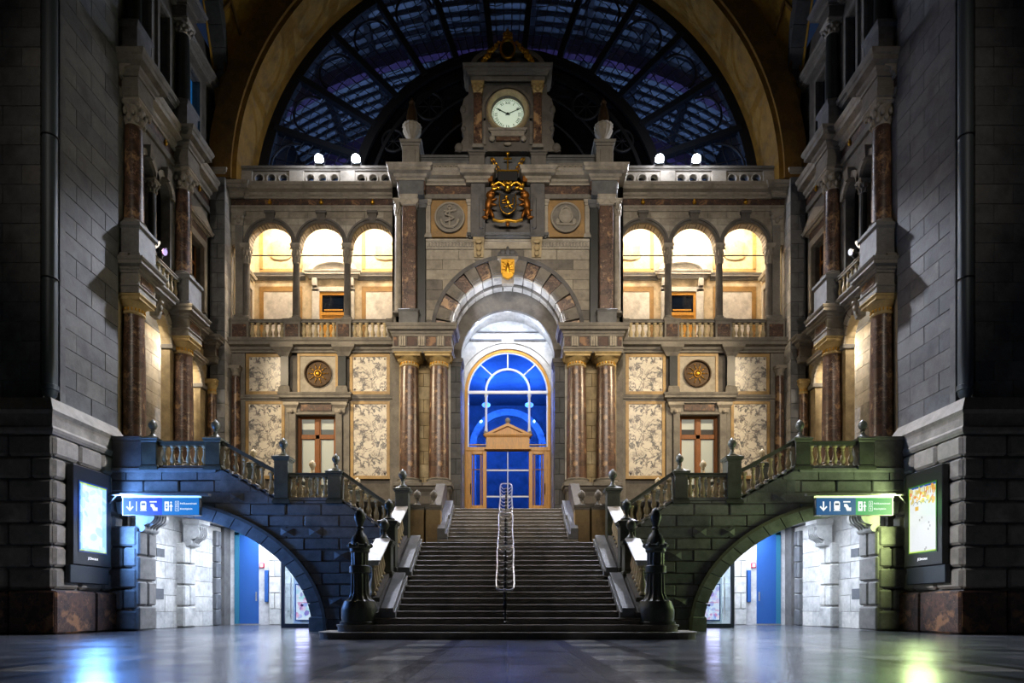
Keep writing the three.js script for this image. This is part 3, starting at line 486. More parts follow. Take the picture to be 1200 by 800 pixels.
for (const s of [-1, 1]) {
  const side = s < 0 ? 'left' : 'right', in_out = ['beside the centre block', 'in the middle of the bay', 'beside the corner'];
  facing(DW, s);
  mk('side_bay_core', [extr(rectPts(4.3, 12.2, 0, 12.5), -0.5, -0.12, [rectPts(7.55, 9.3, 4.4, 9.25)])], MT.trimDark, wb);
  mk('base_course', loft(4.5, 12.15, -0.12, 0, [...BASE(L3, 0.9, 0.1)], [0, 0, 1, 0]), MT.trimDark, wb);
  mk('window_back', box(7.4, 9.5, 4.4, 9.3, -0.62, -0.5), MT.inside, wb);
  // string courses and mouldings
  mk('string_course', [loft(4.6, 7.2, -0.15, 0, CORNICE(9.78, 0.32, 0.12), [0, 0, 1, 0]), loft(9.65, 12.1, -0.15, 0, CORNICE(9.78, 0.32, 0.12), [0, 0, 1, 0])], MT.trim, wb);
  mk('top_band', loft(4.6, 12.15, -0.15, 0.02, [[0, 11.95], [0.02, 12.0], [0.02, 12.1]], [0, 0, 1, 0]), MT.trim, wb);
  // marble panels with tan borders
  const panel = (u0, u1, y0, y1, b = 0.14) => {
    const m = mk('marble_panel', box(u0 + b, u1 - b, y0 + b, y1 - b, -0.1, 0.0, 0.008), MT.vein, wb);
    mk('border', [box(u0, u0 + b, y0, y1, -0.1, 0.02, 0.008), box(u1 - b, u1, y0, y1, -0.1, 0.02, 0.008), box(u0 + b, u1 - b, y0, y0 + b, -0.1, 0.02, 0.008), box(u0 + b, u1 - b, y1 - b, y1, -0.1, 0.02, 0.008)], MT.tan, m);
    const pins = []; for (const a of [u0 + b + 0.09, u1 - b - 0.09]) for (const c of [y0 + b + 0.09, y1 - b - 0.09]) pins.push(blob(a, c, 0.01, 0.035, 0.035, 0.03, 0, 6)); mk('pin', pins, MT.bronze, m);
  };
  panel(5.19, 6.96, 10.14, 11.93); panel(9.75, 11.53, 10.14, 11.93); panel(5.19, 6.93, 6.42, 9.85); panel(9.82, 11.55, 6.42, 9.85);
  mk('pilaster', [box(6.96, 7.24, 6.0, 9.75, -0.12, 0.05, 0.01), box(9.62, 9.8, 6.0, 9.75, -0.12, 0.05, 0.01), box(4.6, 5.18, 5.4, 12, -0.12, 0.04, 0.01), box(11.56, 12.15, 5.4, 12, -0.12, 0.03, 0.01)], MT.trim, wb);
  // rosette panel and dark dwarf pilasters
  mk('rosette_panel', box(7.5, 9.22, 10.25, 11.93, -0.1, 0.0, 0.01), MT.lime[2], wb);
  mk('rosette_border', [box(7.46, 7.58, 10.2, 11.96, -0.1, 0.03, 0.008), box(9.14, 9.26, 10.2, 11.96, -0.1, 0.03, 0.008), box(7.58, 9.14, 11.82, 11.96, -0.1, 0.03, 0.008)], MT.tan, wb);
  rosette(`round bronze and gold rosette on the ${side} bay of the end wall`, 8.35, 11.05, 0.0, 0.6);
  for (const u of [7.1, 9.62]) { mk('dwarf_pilaster', box(u, u + 0.36, 10.5, 11.8, -0.1, 0.1, 0.01), MT.greenDark, wb); mk('dwarf_base', [loft(u, u + 0.36, -0.1, 0.1, BASE(10.2, 0.3, 0.08)), loft(u, u + 0.36, -0.1, 0.1, CORNICE(11.8, 0.22, 0.08))], MT.trim, wb); }
  // window with stone surround
  { const t = struct(`window_${s < 0 ? 1 : 2}`, `brown wooden window with frosted panes in the ${side} bay`); const u = 8.42;
    mk('surround', [box(7.26, 7.56, 5.2, 9.3, -0.12, 0.12, 0.02), box(9.3, 9.6, 5.2, 9.3, -0.12, 0.12, 0.02), box(7.56, 9.3, 9.22, 9.34, -0.12, 0.12, 0.02)], MT.trim, t);
    mk('entablature', [box(7.5, 9.35, 9.34, 9.68, -0.1, 0.1, 0.01), loft(7.05, 9.8, -0.1, 0.1, CORNICE(9.72, 0.42, 0.25))], MT.trim, t);
    mk('frieze', box(7.72, 9.12, 9.38, 9.66, 0.08, 0.13, 0.01), MT.brownMatt, t);
    for (const q of [7.2, 9.32]) mk('bracket', [loft(q, q + 0.32, -0.1, 0.08, [[0, 9.25], [0.06, 9.32], [0.08, 9.5], [0.18, 9.62], [0.18, 9.74]]), blob(q + 0.16, 9.36, 0.14, 0.1, 0.1, 0.08)], MT.trimPale, t);
    const F = [[7.56, 7.68, 4.45, 9.24], [9.18, 9.3, 4.45, 9.24], [7.68, 9.18, 9.12, 9.24], [7.68, 9.18, 8.22, 8.42], [8.33, 8.53, 4.45, 9.12]];
    mk('frame', F.map(f => box(...f, -0.3, -0.18, 0.015)), MT.wood, t);
    for (const [a, b] of [[7.68, 8.33], [8.53, 9.18]]) for (const [c, d] of [[4.45, 8.22], [8.42, 9.12]]) { mk('pane', box(a, b, c, d, -0.27, -0.25), MT.frost, t); mk('glazing_bead', [box(a, a + 0.04, c, d, -0.26, -0.21), box(b - 0.04, b, c, d, -0.26, -0.21)], MT.wood, t); }
    for (const [a, b] of [[7.68, 8.33], [8.53, 9.18]]) mk('blind', box(a, b, 8.42, 8.66, -0.249, -0.24), s < 0 ? MT.zinc : MT.black, t);
  }
  column('engaged_column', `slim brown engaged column at the foot of the end wall's ${side} corner`, 11.92, 0.12, 5.6, 11.3, 0.2, { group: 'slim corner columns', ch: 0.42, capMat: MT.trimPale, band: false });
  column('engaged_column', `slim brown engaged column tucked behind the ${side} pair of large columns`, 4.72, 0.15, 5.6, 11.3, 0.2, { group: 'slim inner columns', ch: 0.42, capMat: MT.trimPale, band: false });
  // balcony
  mk('balcony_slab', loft(4.5, 12.15, -0.6, 0.05, CORNICE(11.95, 0.52, 0.42), [0, 0, 1, 0]), MT.trim, wb);
  mk('balcony_consoles', [6.96, 9.62].map(u => loft(u, u + 0.42, -0.1, 0.1, [[0, 11.8], [0.1, 11.95], [0.28, 12.1], [0.3, 12.25]])), MT.trim, wb);
  const bal = [[5.26, 6.84], [7.5, 9.06], [9.78, 11.32]];
  bal.forEach(([a, b], i) => balustrade('loggia_balustrade', `run of pale stone balusters below the ${side} loggia, ${in_out[i]}`, a, b, () => FL2, 0.9, 0.1, 6, { group: 'loggia balustrades', w: 0.28, r: 0.1, railMat: MT.trim }));
  for (const [a, b] of [[4.5, 5.26], [6.84, 7.5], [9.06, 9.78], [11.32, 12.1]]) { const p = mk('balustrade_pier', [box(a, b, FL2, 13.22, -0.08, 0.28, 0.01), loft(a, b, -0.08, 0.28, CORNICE(13.22, 0.13, 0.05))], MT.trim, wb); mk('marble_inset', box(a + 0.08, b - 0.08, FL2 + 0.12, 13.12, 0.27, 0.3, 0.008), MT.brownMatt, p); }
  // loggia: columns, arches, wall over them
  const cs = [6.18, 8.43, 10.68].map(x => x - 0.25), half = 0.94;               // arch centres
  const C = [5.93, 8.18, 10.43];
  const colU = [7.06, 9.31];
  colU.forEach((u, i) => column('loggia_column', `grey stone column of the ${side} loggia, ${i ? 'the outer one towards the corner' : 'the inner one towards the centre'}`, u, 0, 13.37, SPRING, 0.16, { group: 'loggia columns', shaft: MT.trimDark, leafy: true, ch: 0.86, bh: 0.2, capMat: MT.trimPale }));
  [4.85, 11.5].forEach((u, i) => column('loggia_half_column', `half column at the ${i ? 'outer' : 'inner'} end of the ${side} loggia`, u, 0, 13.37, SPRING, 0.16, { group: 'loggia end columns', shaft: MT.trimDark, leafy: true, ch: 0.86, bh: 0.2, capMat: MT.trimPale }));
  const lo = x => { let m = SPRING; for (const c of C) { const t = Math.abs(x - c); if (t < 1.1) m = Math.max(m, SPRING + Math.sqrt(1.21 - t * t)); } return m; };
  mk('loggia_arcade', extr([[4.6, SPRING], ...C.flatMap(c => arc(c, SPRING, half, half, Math.PI, 0, 20)), [12.15, SPRING], [12.15, CORN], [4.6, CORN]], -0.35, 0.02), MT.trimPale, wb);
  courses(wb, 4.6, 12.15, SPRING, CORN, 0.02, 0.06, 0.29, 0.8, MT.lime, { lo, gap: 0.01, bevel: 0.005, jitter: 0.006 });
  for (const c of C) {
    mk('archivolt', [ring(c, SPRING, half, half + 0.17, 0, Math.PI, -0.36, 0.12, 24), ring(c, SPRING, half + 0.12, half + 0.2, 0, Math.PI, 0.1, 0.17, 24)], MT.trimDark, wb);
    mk('keystone', [loft(c - 0.14, c + 0.14, 0, 0.14, [[-0.02, 17.62], [0.03, 17.75], [0.05, 18.0], [0.09, 18.02], [0.09, 18.12]])], MT.trimDark, wb);
  }
  C.forEach((c, i) => { const t = mk('tie_rod', rod([c - 1.0, 16.34, -0.15], [c + 1.0, 16.34, -0.15], 0.025), MT.iron, scene); t.userData = { label: `thin iron tie rod across the ${side} loggia arch ${in_out[i]}`, category: 'tie rod', group: 'loggia tie rods' }; });
  [11.78, 4.62].forEach((u, i) => { const t = thing('loggia_pilaster', `carved pilaster at the ${i ? 'inner' : 'outer'} end of the ${side} loggia`, 'pilaster', 'loggia pilasters');
    mk('shaft', box(u - 0.17, u + 0.17, 13.6, 17.5, -0.1, 0.16, 0.015), i ? MT.trimPale : MT.trim, t); mk('base', loft(u - 0.17, u + 0.17, -0.1, 0.16, BASE(13.35, 0.25, 0.06)), MT.trim, t);
    mk('capital', [loft(u - 0.17, u + 0.17, -0.1, 0.16, [[0, 17.5], [0.02, 17.6], [0.05, 17.9], [0.12, 18.0], [0.12, 18.12]]), blob(u - 0.17, 17.82, 0.2, 0.1, 0.1, 0.08), blob(u + 0.17, 17.82, 0.2, 0.1, 0.1, 0.08), blob(u, 17.7, 0.2, 0.12, 0.14, 0.06)], MT.trimPale, t); });
  // entablature and pierced parapet
  mk('architrave', loft(4.6, 12.15, -0.3, 0.08, [[0, CORN], [0.02, CORN], [0.02, CORN + 0.14], [0.05, CORN + 0.16], [0.05, CORN + 0.24]], [0, 0, 1, 0]), MT.trimPale, wb);
  mk('frieze', box(4.6, 12.15, CORN + 0.24, CORN + 0.52, -0.3, 0.1), MT.brownMatt, wb);
  mk('cornice', [loft(4.6, 12.15, -0.5, 0.1, CORNICE(CORN + 0.52, 0.53, 0.42), [0, 0, 1, 0]), loft(11.6, 12.15, -0.3, 0.2, CORNICE(CORN + 0.52, 0.53, 0.42), [1, 0, 1, 0])], MT.trimPale, wb);
  C.forEach((c, i) => { const t = mk('frieze_ornament', [blob(c, CORN + 0.36, 0.14, 0.1, 0.09, 0.07), blob(c, CORN + 0.46, 0.13, 0.05, 0.06, 0.05)], MT.gold, scene); t.userData = { label: `gilt knob on the frieze over the ${side} loggia arch ${in_out[i]}`, category: 'ornament', group: 'gilt knobs over the loggias' }; });
  { const t = thing('pierced_parapet', `stone parapet with round openings above the ${side} loggia`, 'parapet');
    const circ = []; for (const g of [[5.1, 6.7], [7.35, 8.95], [9.6, 11.2]]) for (let k = 0; k < 3; k++) circ.push(lerp(g[0] + 0.27, g[1] - 0.27, k / 2));
    mk('pierced_panel', extr(rectPts(4.7, 12.1, PAR0, PAR1 - 0.16), -0.15, 0.05, circ.map(u => arc(u, PAR0 + 0.4, 0.17, 0.17, 0, Math.PI * 1.95, 18))), MT.trimPale, t);
    for (const u of circ) { mk('ring_moulding', torus(0.2, 0.035, u, PAR0 + 0.4, 0.06, 24), MT.trimPale, t); }
    for (const [a, b] of [[4.7, 5.1], [6.7, 7.35], [8.95, 9.6], [11.2, 12.1]]) mk('pier', box(a, b, PAR0, PAR1 - 0.16, -0.2, 0.12, 0.015), MT.trimPale, t);
    mk('top_rail', loft(4.7, 12.1, -0.2, 0.1, CORNICE(PAR1 - 0.16, 0.16, 0.1), [0, 0, 1, 1]), MT.trim, t);
  }
  // floodlights on the parapet
  [8.22, 6.62].forEach((u, i) => {
    const t = thing('floodlight', `bright floodlight on top of the ${side} parapet, the ${i ? 'inner one nearer the clock' : 'outer one nearer the corner'}`, 'floodlight', 'parapet floodlights');
    const y = 20.34, v = 0.32;
    mk('stand', [box(u - 0.16, u + 0.16, PAR1, PAR1 + 0.03, 0.02, 0.34), rod([u - 0.22, 20.1, 0.2], [u - 0.22, 20.34, 0.2], 0.02), rod([u + 0.22, 20.1, 0.2], [u + 0.22, 20.34, 0.2], 0.02), rod([u - 0.22, 20.11, 0.2], [u + 0.22, 20.11, 0.2], 0.02)], MT.iron, t);
    mk('housing', [lathe([[0.05, -0.22], [0.12, -0.2], [0.16, -0.02], [0.2, 0.06], [0.2, 0.1]], 0, 0, 0, 20).rotateX(Math.PI / 2 + 0.55).translate(u, y, v - 0.1)], MT.black, t);
    mk('lens', disc(0.185, 0, 0, 0.09, 0.02, 28).rotateX(0.55).translate(u, y, v - 0.1), glow('#eef2ff', 55, '#ffffff'), t);
    const P = at(u, y - 0.1, v + 0.12);
    spotLamp(P, i ? new THREE.Vector3(0, 0.5, -15.5) : new THREE.Vector3(s * 11.6, 0.5, -17.6), 0xe9eeff, i ? LIGHT.flood : LIGHT.floodOuter, i ? 0.62 : 0.5, 0.8, 16);
    pointLamp(t, u, y - 0.08, v + 0.45, 0xe9eeff, LIGHT.floodSpill, 8);
  });
  // loggia interior
  const lg = struct(`wall_loggia_${side}`, `bright interior of the ${side} loggia`);
  facing(30.5, s);
  mk('back', box(4.2, 12.6, FL2, 19.2, -0.3, 0), MT.inside, lg);
  mk('floor_slab', box(4.2, 12.6, FL2 - 0.3, FL2, -0.3, 2.6), MT.trimDark, lg);
  mk('loggia_ceiling', box(4.2, 12.6, 19.2, 19.35, -0.3, 2.3), MT.inside, lg);
  mk('end_wall', [box(12.15, 12.5, FL2, 19.2, 0, 2.2), box(4.2, 4.6, FL2, 19.2, 0, 2.3)], MT.inside, lg);
  mk('wall_cornice', [loft(4.6, 7.2, 0, 0.02, CORNICE(16.45, 0.3, 0.15), [0, 0, 1, 0]), loft(9.7, 12.15, 0, 0.02, CORNICE(16.45, 0.3, 0.15), [0, 0, 1, 0])], MT.blue[2], lg);
  for (const [a, b] of [[4.75, 7.0], [9.85, 11.9]]) {
    mk('lower_panel', [box(a, a + 0.2, FL2, 15.9, 0, 0.03), box(b - 0.2, b, FL2, 15.9, 0, 0.03), box(a, b, 15.9, 16.15, 0, 0.03)], MT.tanDeep, lg);
    mk('marble_field', box(a + 0.2, b - 0.2, FL2, 15.9, 0, 0.015), MT.white[2], lg);
    mk('upper_panel', [box(a, a + 0.16, 16.95, 19.2, 0, 0.03), box(b - 0.16, b, 16.95, 19.2, 0, 0.03), box(a, b, 16.85, 17.0, 0, 0.03)], MT.tan, lg);
    const c = (a + b) / 2; mk('wall_cartouche', extr([[c - 0.5, 17.6], [c - 0.35, 17.45], [c, 17.4], [c + 0.35, 17.45], [c + 0.5, 17.6], [c + 0.42, 17.9], [c + 0.5, 18.2], [c + 0.25, 18.3], [c, 18.42], [c - 0.25, 18.3], [c - 0.5, 18.2], [c - 0.42, 17.9]], 0, 0.06), MT.cream[0], lg);
  }
  { const t = struct(`door_${s < 0 ? 2 : 3}`, `orange wooden door under an arched pediment inside the ${side} loggia`), u = 8.35;
    mk('jamb', [box(u - 1.02, u - 0.66, FL2, 16.0, 0, 0.12, 0.02), box(u + 0.66, u + 1.02, FL2, 16.0, 0, 0.12, 0.02), box(u - 1.02, u + 1.02, 15.86, 16.1, 0, 0.12, 0.02)], MT.white[0], t);
    mk('pediment', [loft(u - 1.15, u + 1.15, 0, 0.1, CORNICE(16.5, 0.3, 0.2)), ellRing(u, 16.8, 0.95, 0.42, 0.22, 0.15, Math.PI - 0.15, 0, 0.22, 20)], MT.white[1], t);
    mk('tympanum', extr([...arc(u, 16.8, 0.95, 0.42, 0, Math.PI, 16)], 0, 0.05), MT.white[0], t);
    mk('bracket', [box(u - 1.0, u - 0.76, 16.1, 16.5, 0, 0.2, 0.03), box(u + 0.76, u + 1.0, 16.1, 16.5, 0, 0.2, 0.03)], MT.white[1], t);
    mk('door_frame', [box(u - 0.66, u - 0.54, FL2, 15.86, 0, 0.07), box(u + 0.54, u + 0.66, FL2, 15.86, 0, 0.07), box(u - 0.54, u + 0.54, 15.72, 15.86, 0, 0.07), box(u - 0.54, u + 0.54, 14.75, 14.9, 0, 0.07)], MT.doorWood, t);
    mk('door_leaf', [box(u - 0.54, u + 0.54, FL2, 14.75, 0, 0.03), box(u - 0.46, u - 0.06, 13.4, 14.6, 0.02, 0.05, 0.015), box(u + 0.06, u + 0.46, 13.4, 14.6, 0.02, 0.05, 0.015)], MT.doorWood, t);
    mk('pane', box(u - 0.54, u + 0.54, 14.9, 15.72, 0, 0.02), MT.darkGlass, t);
    mk('frame_head', box(u - 0.44, u + 0.44, 14.98, 15.05, 0.02, 0.05), MT.doorWood, t);
  }
  // doorway on the loggia's end wall
  flank(s, 12.15);
  mk('end_door_surround', [box(28.75, 28.95, FL2, 15.7, 0, 0.12, 0.01), box(29.95, 30.15, FL2, 15.7, 0, 0.12, 0.01), box(28.75, 30.15, 15.7, 15.95, 0, 0.12, 0.01), loft(28.7, 30.2, 0, 0.06, CORNICE(16.2, 0.25, 0.15))], MT.lime[0], lg);
  mk('end_door', box(28.95, 29.95, FL2, 15.7, 0, 0.02), MT.wood, lg);
  // loggia lamps
  facing(29.3, s);
  C.forEach((c, i) => { const t = thing('loggia_lamp', `small globe lamp under the ${side} loggia ceiling ${in_out[i]}`, 'lamp', 'loggia lamps');
    mk('stem', rod([c, 19.2, 0.1], [c, 18.95, 0.1], 0.02), MT.steel, t); mk('globe', blob(c, 18.83, 0.1, 0.13, 0.13, 0.13, 0, 14), glow('#fff0d6', 4, '#fff'), t);
    pointLamp(t, c, 18.83, 0.1, 0xffead0, LIGHT.loggia, 6); });
}

// ---------------------------------------------------------------- end wall: central block with the portal
{
  facing(DC);                                                 // v measured from the block's face towards the camera
  const cb = struct('wall_back_centre', 'central block of the end wall with the great portal arch');
  const AY = 12.37, AR = 3.14, AI = 2.44;                      // portal arch
  const big = [[4.9, L3 - 1], [4.9, 18.6], [-4.9, 18.6], [-4.9, L3 - 1], [-2.08, L3 - 1], [-2.08, 11.15], [-2.46, 11.15], [-2.46, AY], ...arc(0, AY, 2.46, 2.46, Math.PI, 0, 28), [2.46, 11.15], [2.08, 11.15], [2.08, L3 - 1]];
  mk('core', extr(big, -1.2, -0.1), MT.trimDark, cb);
  mk('flank_cheek', [box(4.6, 4.9, L3, 18.6, -1.2, -0.1), box(-4.9, -4.6, L3, 18.6, -1.2, -0.1)], MT.trim, cb);
  // coursed wall over the arch
  const lo = x => Math.abs(x) < AR ? AY + Math.sqrt(AR * AR - x * x) : AY;
  courses(cb, -3.45, 3.45, AY - 0.3, 15.9, -0.15, 0, 0.42, 1.35, [MT.lime[0], MT.lime[1], MT.grey[2]], { lo, gap: 0.012, bevel: 0.006 });
  mk('extrados_moulding', ring(0, AY, AR - 0.06, AR + 0.1, 0, Math.PI, -0.1, 0.12, 48), MT.shade, cb);
  const nV = 17;
  for (let k = 0; k < nV; k++) {
    const a0 = Math.PI * k / nV + 0.008, a1 = Math.PI * (k + 1) / nV - 0.008, brown = k % 2 === 0;
    const p = mk('voussoir', ring(0, AY, AI, AR - 0.05, a0, a1, -0.6, brown ? 0.02 : 0.1, 3), brown ? MT.brown : MT.grey[2], cb);
    if (!brown) mk('fillet', ring(0, AY, AI + 0.08, AI + 0.2, a0 + 0.02, a1 - 0.02, 0.08, 0.14, 2), MT.grey[0], p);
    mk('soffit_block', ring(0, AY, AI - 0.06, AI, a0, a1, -0.58, k % 2 ? 0.0 : -0.03, 3), MT.white[k % 3], cb);
    mk('inner_block', ring(0, AY, AI - 0.1, AI, a0, a1, -1.2, -0.72, 3), MT.white[(k + 1) % 3], cb);
    mk('dark_joint_ring', ring(0, AY, AI - 0.12, AI, a0, a1, -0.72, -0.58, 3), MT.trimDark, cb);
  }
  mk('inner_arch', ring(0, 11.85, 2.06, 3.1, 0, Math.PI, -1.35, -1.15, 40), MT.trimDark, cb);
  mk('inner_arch_legs', [box(-2.6, -2.06, 11.0, 11.85, -1.35, -1.15), box(2.06, 2.6, 11.0, 11.85, -1.35, -1.15)], MT.trimDark, cb);
  // jambs
  for (const s of [-1, 1]) {
    facing(DC, s);
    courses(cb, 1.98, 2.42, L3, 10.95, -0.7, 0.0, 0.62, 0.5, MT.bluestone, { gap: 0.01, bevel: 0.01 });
    mk('jamb_impost', loft(1.98, 2.42, -0.7, 0.0, CORNICE(10.95, 0.32, 0.1)), MT.shade, cb);
    mk('jamb_edge', box(2.42, 2.52, L3, 11.2, -0.3, 0.06), MT.white[0], cb);
    // paired columns on a high pedestal
    mk('pedestal', loft(2.42, 4.62, -0.2, 0.85, [...BASE(L3, 0.35, 0.08), [0, 5.5], [0.08, 5.6], [0.08, 5.72]]), MT.trimDark, cb);
    [4.09, 2.87].forEach((u, i) => column('portal_column', `large brown marble column ${s < 0 ? 'left' : 'right'} of the portal, the ${i ? 'inner' : 'outer'} of its pair`, u, 0.42, 5.72, ENT, 0.42, { group: 'portal columns', ch: 0.5, baseMat: MT.trim }));
    courses(cb, 2.52, 4.6, 5.72, ENT, -0.15, 0, 0.57, 1.04, MT.cream, { gap: 0.014, bevel: 0.008 });
    // entablature over the pair
    mk('entablature', loft(2.3, 4.72, -0.3, 0.82, [[0, ENT], [0.02, ENT], [0.02, ENT + 0.14], [0.05, ENT + 0.16], [0.05, ENT + 0.24], [0, ENT + 0.26], [0, ENT + 0.68], ...CORNICE(ENT + 0.68, 0.46, 0.26)]), MT.trim, cb);
    for (let k = 0; k < 3; k++) { const u = 2.75 + k * 0.78; mk('triglyph', [-0.09, 0, 0.09].map(q => box(u + q - 0.035, u + q + 0.035, ENT + 0.27, ENT + 0.67, 0.8, 0.88, 0.01)), MT.trimPale, cb); }
    for (let k = 0; k < 4; k++) { const u = 2.36 + k * 0.78; mk('metope', box(Math.max(2.34, u - 0.2), Math.min(4.68, u + 0.22), ENT + 0.28, ENT + 0.66, 0.8, 0.835, 0.008), MT.brownMatt, cb); }
    const side = s < 0 ? 'left' : 'right';
    { const u = thing('arch_uplight', `small uplight on top of the ${side} column pair's entablature`, 'lamp', 'arch uplights');
      mk('case', box(2.5, 2.72, ENT + 1.14, ENT + 1.26, 0.3, 0.5, 0.02), MT.iron, u); mk('lens', box(2.52, 2.7, ENT + 1.26, ENT + 1.275, 0.32, 0.48), glow('#f2f4ff', 2, '#fff'), u);
      spotLamp(at(2.58, ENT + 1.32, 0.4), at(-0.4, 14.7, -0.6), 0xe6ecff, LIGHT.archUplight, 0.62, 0.8, 3); }
    // upper giant pilaster
    const t = thing('giant_pilaster', `tall brown marble pilaster on the ${side} flank of the central block`, 'pilaster', 'giant pilasters');
    mk('pedestal', loft(3.74, 4.52, -0.1, 0.5, [...BASE(12.34, 0.18, 0.06), [0, 13.05], [0.06, 13.12], [0, 13.18]]), MT.blue[0], t);
    mk('shaft', box(3.84, 4.4, 13.18, 17.5, -0.05, 0.42, 0.02), MT.brown, t);
    mk('capital', [loft(3.84, 4.4, -0.05, 0.42, [[0, 17.5], [0.04, 17.53], [0.02, 17.6], [0.02, 17.7], [0.08, 17.78], [0.1, 17.82], [0.1, 17.92]]), ...[3.86, 4.38].map(u => { const g = new THREE.CylinderGeometry(0.14, 0.14, 0.5, 16); g.rotateX(Math.PI / 2); g.translate(u, 17.7, 0.22); return planar(g); })], MT.trimPale, t);
    mk('dark_strip', [box(3.47, 3.8, 12.34, 17.6, -0.1, 0.12, 0.01)], MT.greenDark, cb);
    mk('dark_strip_cap', loft(3.45, 3.8, -0.1, 0.12, CORNICE(17.6, 0.3, 0.08)), MT.blue[0], cb);
    column('flank_shaft', `slender pale shaft at the outer ${side} edge of the central block`, 4.62, 0.1, 13.1, 17.9, 0.14, { group: 'flank shafts', shaft: MT.trimPale, leafy: true, ch: 0.7 });
    // frieze band, console, medallion panel
    mk('meander_band', loft(1.2, 3.45, -0.1, 0.04, [[0, 15.9], [0.02, 15.92], [0.02, 16.2], [0.06, 16.22], [0.06, 16.3]], [0, 0, 1, 0]), MT.lime[2], cb);
    mk('meander_band', loft(0, 1.0, -0.1, 0.04, [[0, 15.9], [0.02, 15.92], [0.02, 16.2], [0.06, 16.22], [0.06, 16.3]], [0, 0, 1, 0]), MT.lime[2], cb);
    { const g = []; for (let u = 1.32; u < 3.35; u += 0.14) g.push(box(u, u + 0.025, 15.97, 16.16, 0.05, 0.075), box(u, u + 0.1, 16.135, 16.16, 0.05, 0.075), box(u + 0.05, u + 0.075, 15.97, 16.09, 0.05, 0.075), box(u + 0.05, u + 0.14, 15.97, 15.995, 0.05, 0.075)); mk('meander', g, MT.trim, cb); }
    { const c = thing('wall_console', `carved pale console under the coat of arms, ${side} one`, 'console', 'consoles below the arms');
      mk('block', loft(1.02, 1.42, -0.05, 0.08, [[-0.03, 15.55], [0, 15.7], [0.05, 16.0], [0.16, 16.2], [0.16, 16.34]], [0.2, 0.2, 1, 0]), MT.cream[2], c);
      mk('scroll', [blob(1.22, 15.68, 0.12, 0.11, 0.11, 0.06), blob(1.22, 15.9, 0.16, 0.13, 0.14, 0.06), blob(1.22, 16.12, 0.22, 0.15, 0.09, 0.06)], MT.cream[0], c); }
    mk('medallion_panel', box(1.7, 3.25, 16.42, 17.98, -0.1, 0.02, 0.01), MT.tanDeep, cb);
    mk('panel_ends', [1.5, 3.26].flatMap(u => [box(u, u + 0.2, 16.35, 18.0, -0.1, 0.06, 0.01), loft(u, u + 0.2, -0.1, 0.08, CORNICE(17.72, 0.24, 0.06)), loft(u, u + 0.2, -0.1, 0.08, BASE(16.35, 0.22, 0.05))]), MT.trimPale, cb);
    { const m = thing('relief_medallion', s < 0 ? 'round stone relief with an anchor and coiled rope, left of the arms' : 'round stone relief with a beehive emblem, right of the arms', 'relief', 'relief medallions'), u = 2.45, y = 17.2;
      mk('disc', disc(0.62, u, y, 0.05, 0.1, 44), MT.trim, m); mk('rim', torus(0.6, 0.045, u, y, 0.11, 44), MT.trimPale, m);
      const R = [];
      if (s < 0) { R.push(rod([u, y - 0.38, 0.12], [u, y + 0.4, 0.12], 0.05), torus(0.08, 0.03, u, y + 0.42, 0.12, 16), rod([u - 0.24, y + 0.26, 0.12], [u + 0.24, y + 0.26, 0.12], 0.04), tube([[u - 0.38, y - 0.1, 0.12], [u - 0.28, y - 0.32, 0.13], [u, y - 0.43, 0.13], [u + 0.28, y - 0.32, 0.13], [u + 0.38, y - 0.1, 0.12]], 0.055), tube([[u - 0.28, y + 0.3, 0.13], [u + 0.2, y + 0.12, 0.16], [u - 0.18, y - 0.05, 0.16], [u + 0.18, y - 0.2, 0.16]], 0.04)); }
      else { R.push(blob(u, y + 0.06, 0.1, 0.27, 0.32, 0.1), torus(0.2, 0.04, u, y + 0.2, 0.14, 20), torus(0.27, 0.04, u, y + 0.02, 0.14, 20), blob(u, y - 0.3, 0.1, 0.42, 0.06, 0.07), blob(u - 0.35, y - 0.18, 0.1, 0.1, 0.14, 0.06), blob(u + 0.35, y - 0.18, 0.1, 0.1, 0.14, 0.06), blob(u, y + 0.42, 0.1, 0.06, 0.08, 0.05)); }
      mk('relief', R, MT.trimPale, m); }
    // great entablature with breaks
    mk('great_architrave', [loft(1.45, 4.6, -0.2, 0.1, [[0, 17.98], [0.03, 18.0], [0.03, 18.16]], [0, 1, 1, 0])], MT.trim, cb);
    mk('great_frieze', [box(1.45, 3.45, 18.14, 18.52, -0.2, 0.08), box(3.45, 4.6, 18.14, 18.52, -0.2, 0.42, 0.01)], MT.brownMatt, cb);
    mk('frieze_block', [box(3.5, 4.55, 17.92, 18.52, -0.2, 0.46, 0.01)], MT.blue[0], cb);
    mk('great_cornice', [loft(1.75, 4.6, -0.3, 0.1, CORNICE(18.52, 0.5, 0.42), [0, 1, 1, 0]), loft(3.5, 4.6, -0.3, 0.44, CORNICE(18.52, 0.5, 0.4), [1, 1, 1, 0]), loft(0.85, 1.7, -0.3, 0.3, CORNICE(18.52, 0.52, 0.36), [1, 1, 1, 0])], MT.trimPale, cb);
    mk('crest_pier', [box(0.95, 1.55, 16.3, 18.52, -0.1, 0.28, 0.02), box(1.02, 1.2, 16.6, 17.9, 0.27, 0.36, 0.03)], MT.shade, cb);
    // attic
    mk('attic_parapet', [box(1.4, 3.7, 19.02, 19.75, -0.6, -0.1, 0.01), loft(1.4, 3.7, -0.6, -0.1, CORNICE(19.75, 0.16, 0.1))], MT.blue[0], cb);
    mk('attic_relief', [box(1.75, 3.55, 19.18, 19.62, -0.1, -0.07, 0.01)], MT.trim, cb);
    { const g = []; for (let k = 0; k < 7; k++) g.push(torus(0.09, 0.03, 1.95 + k * 0.23, 19.4, -0.06, 14)); mk('guilloche', g, MT.trimPale, cb); }
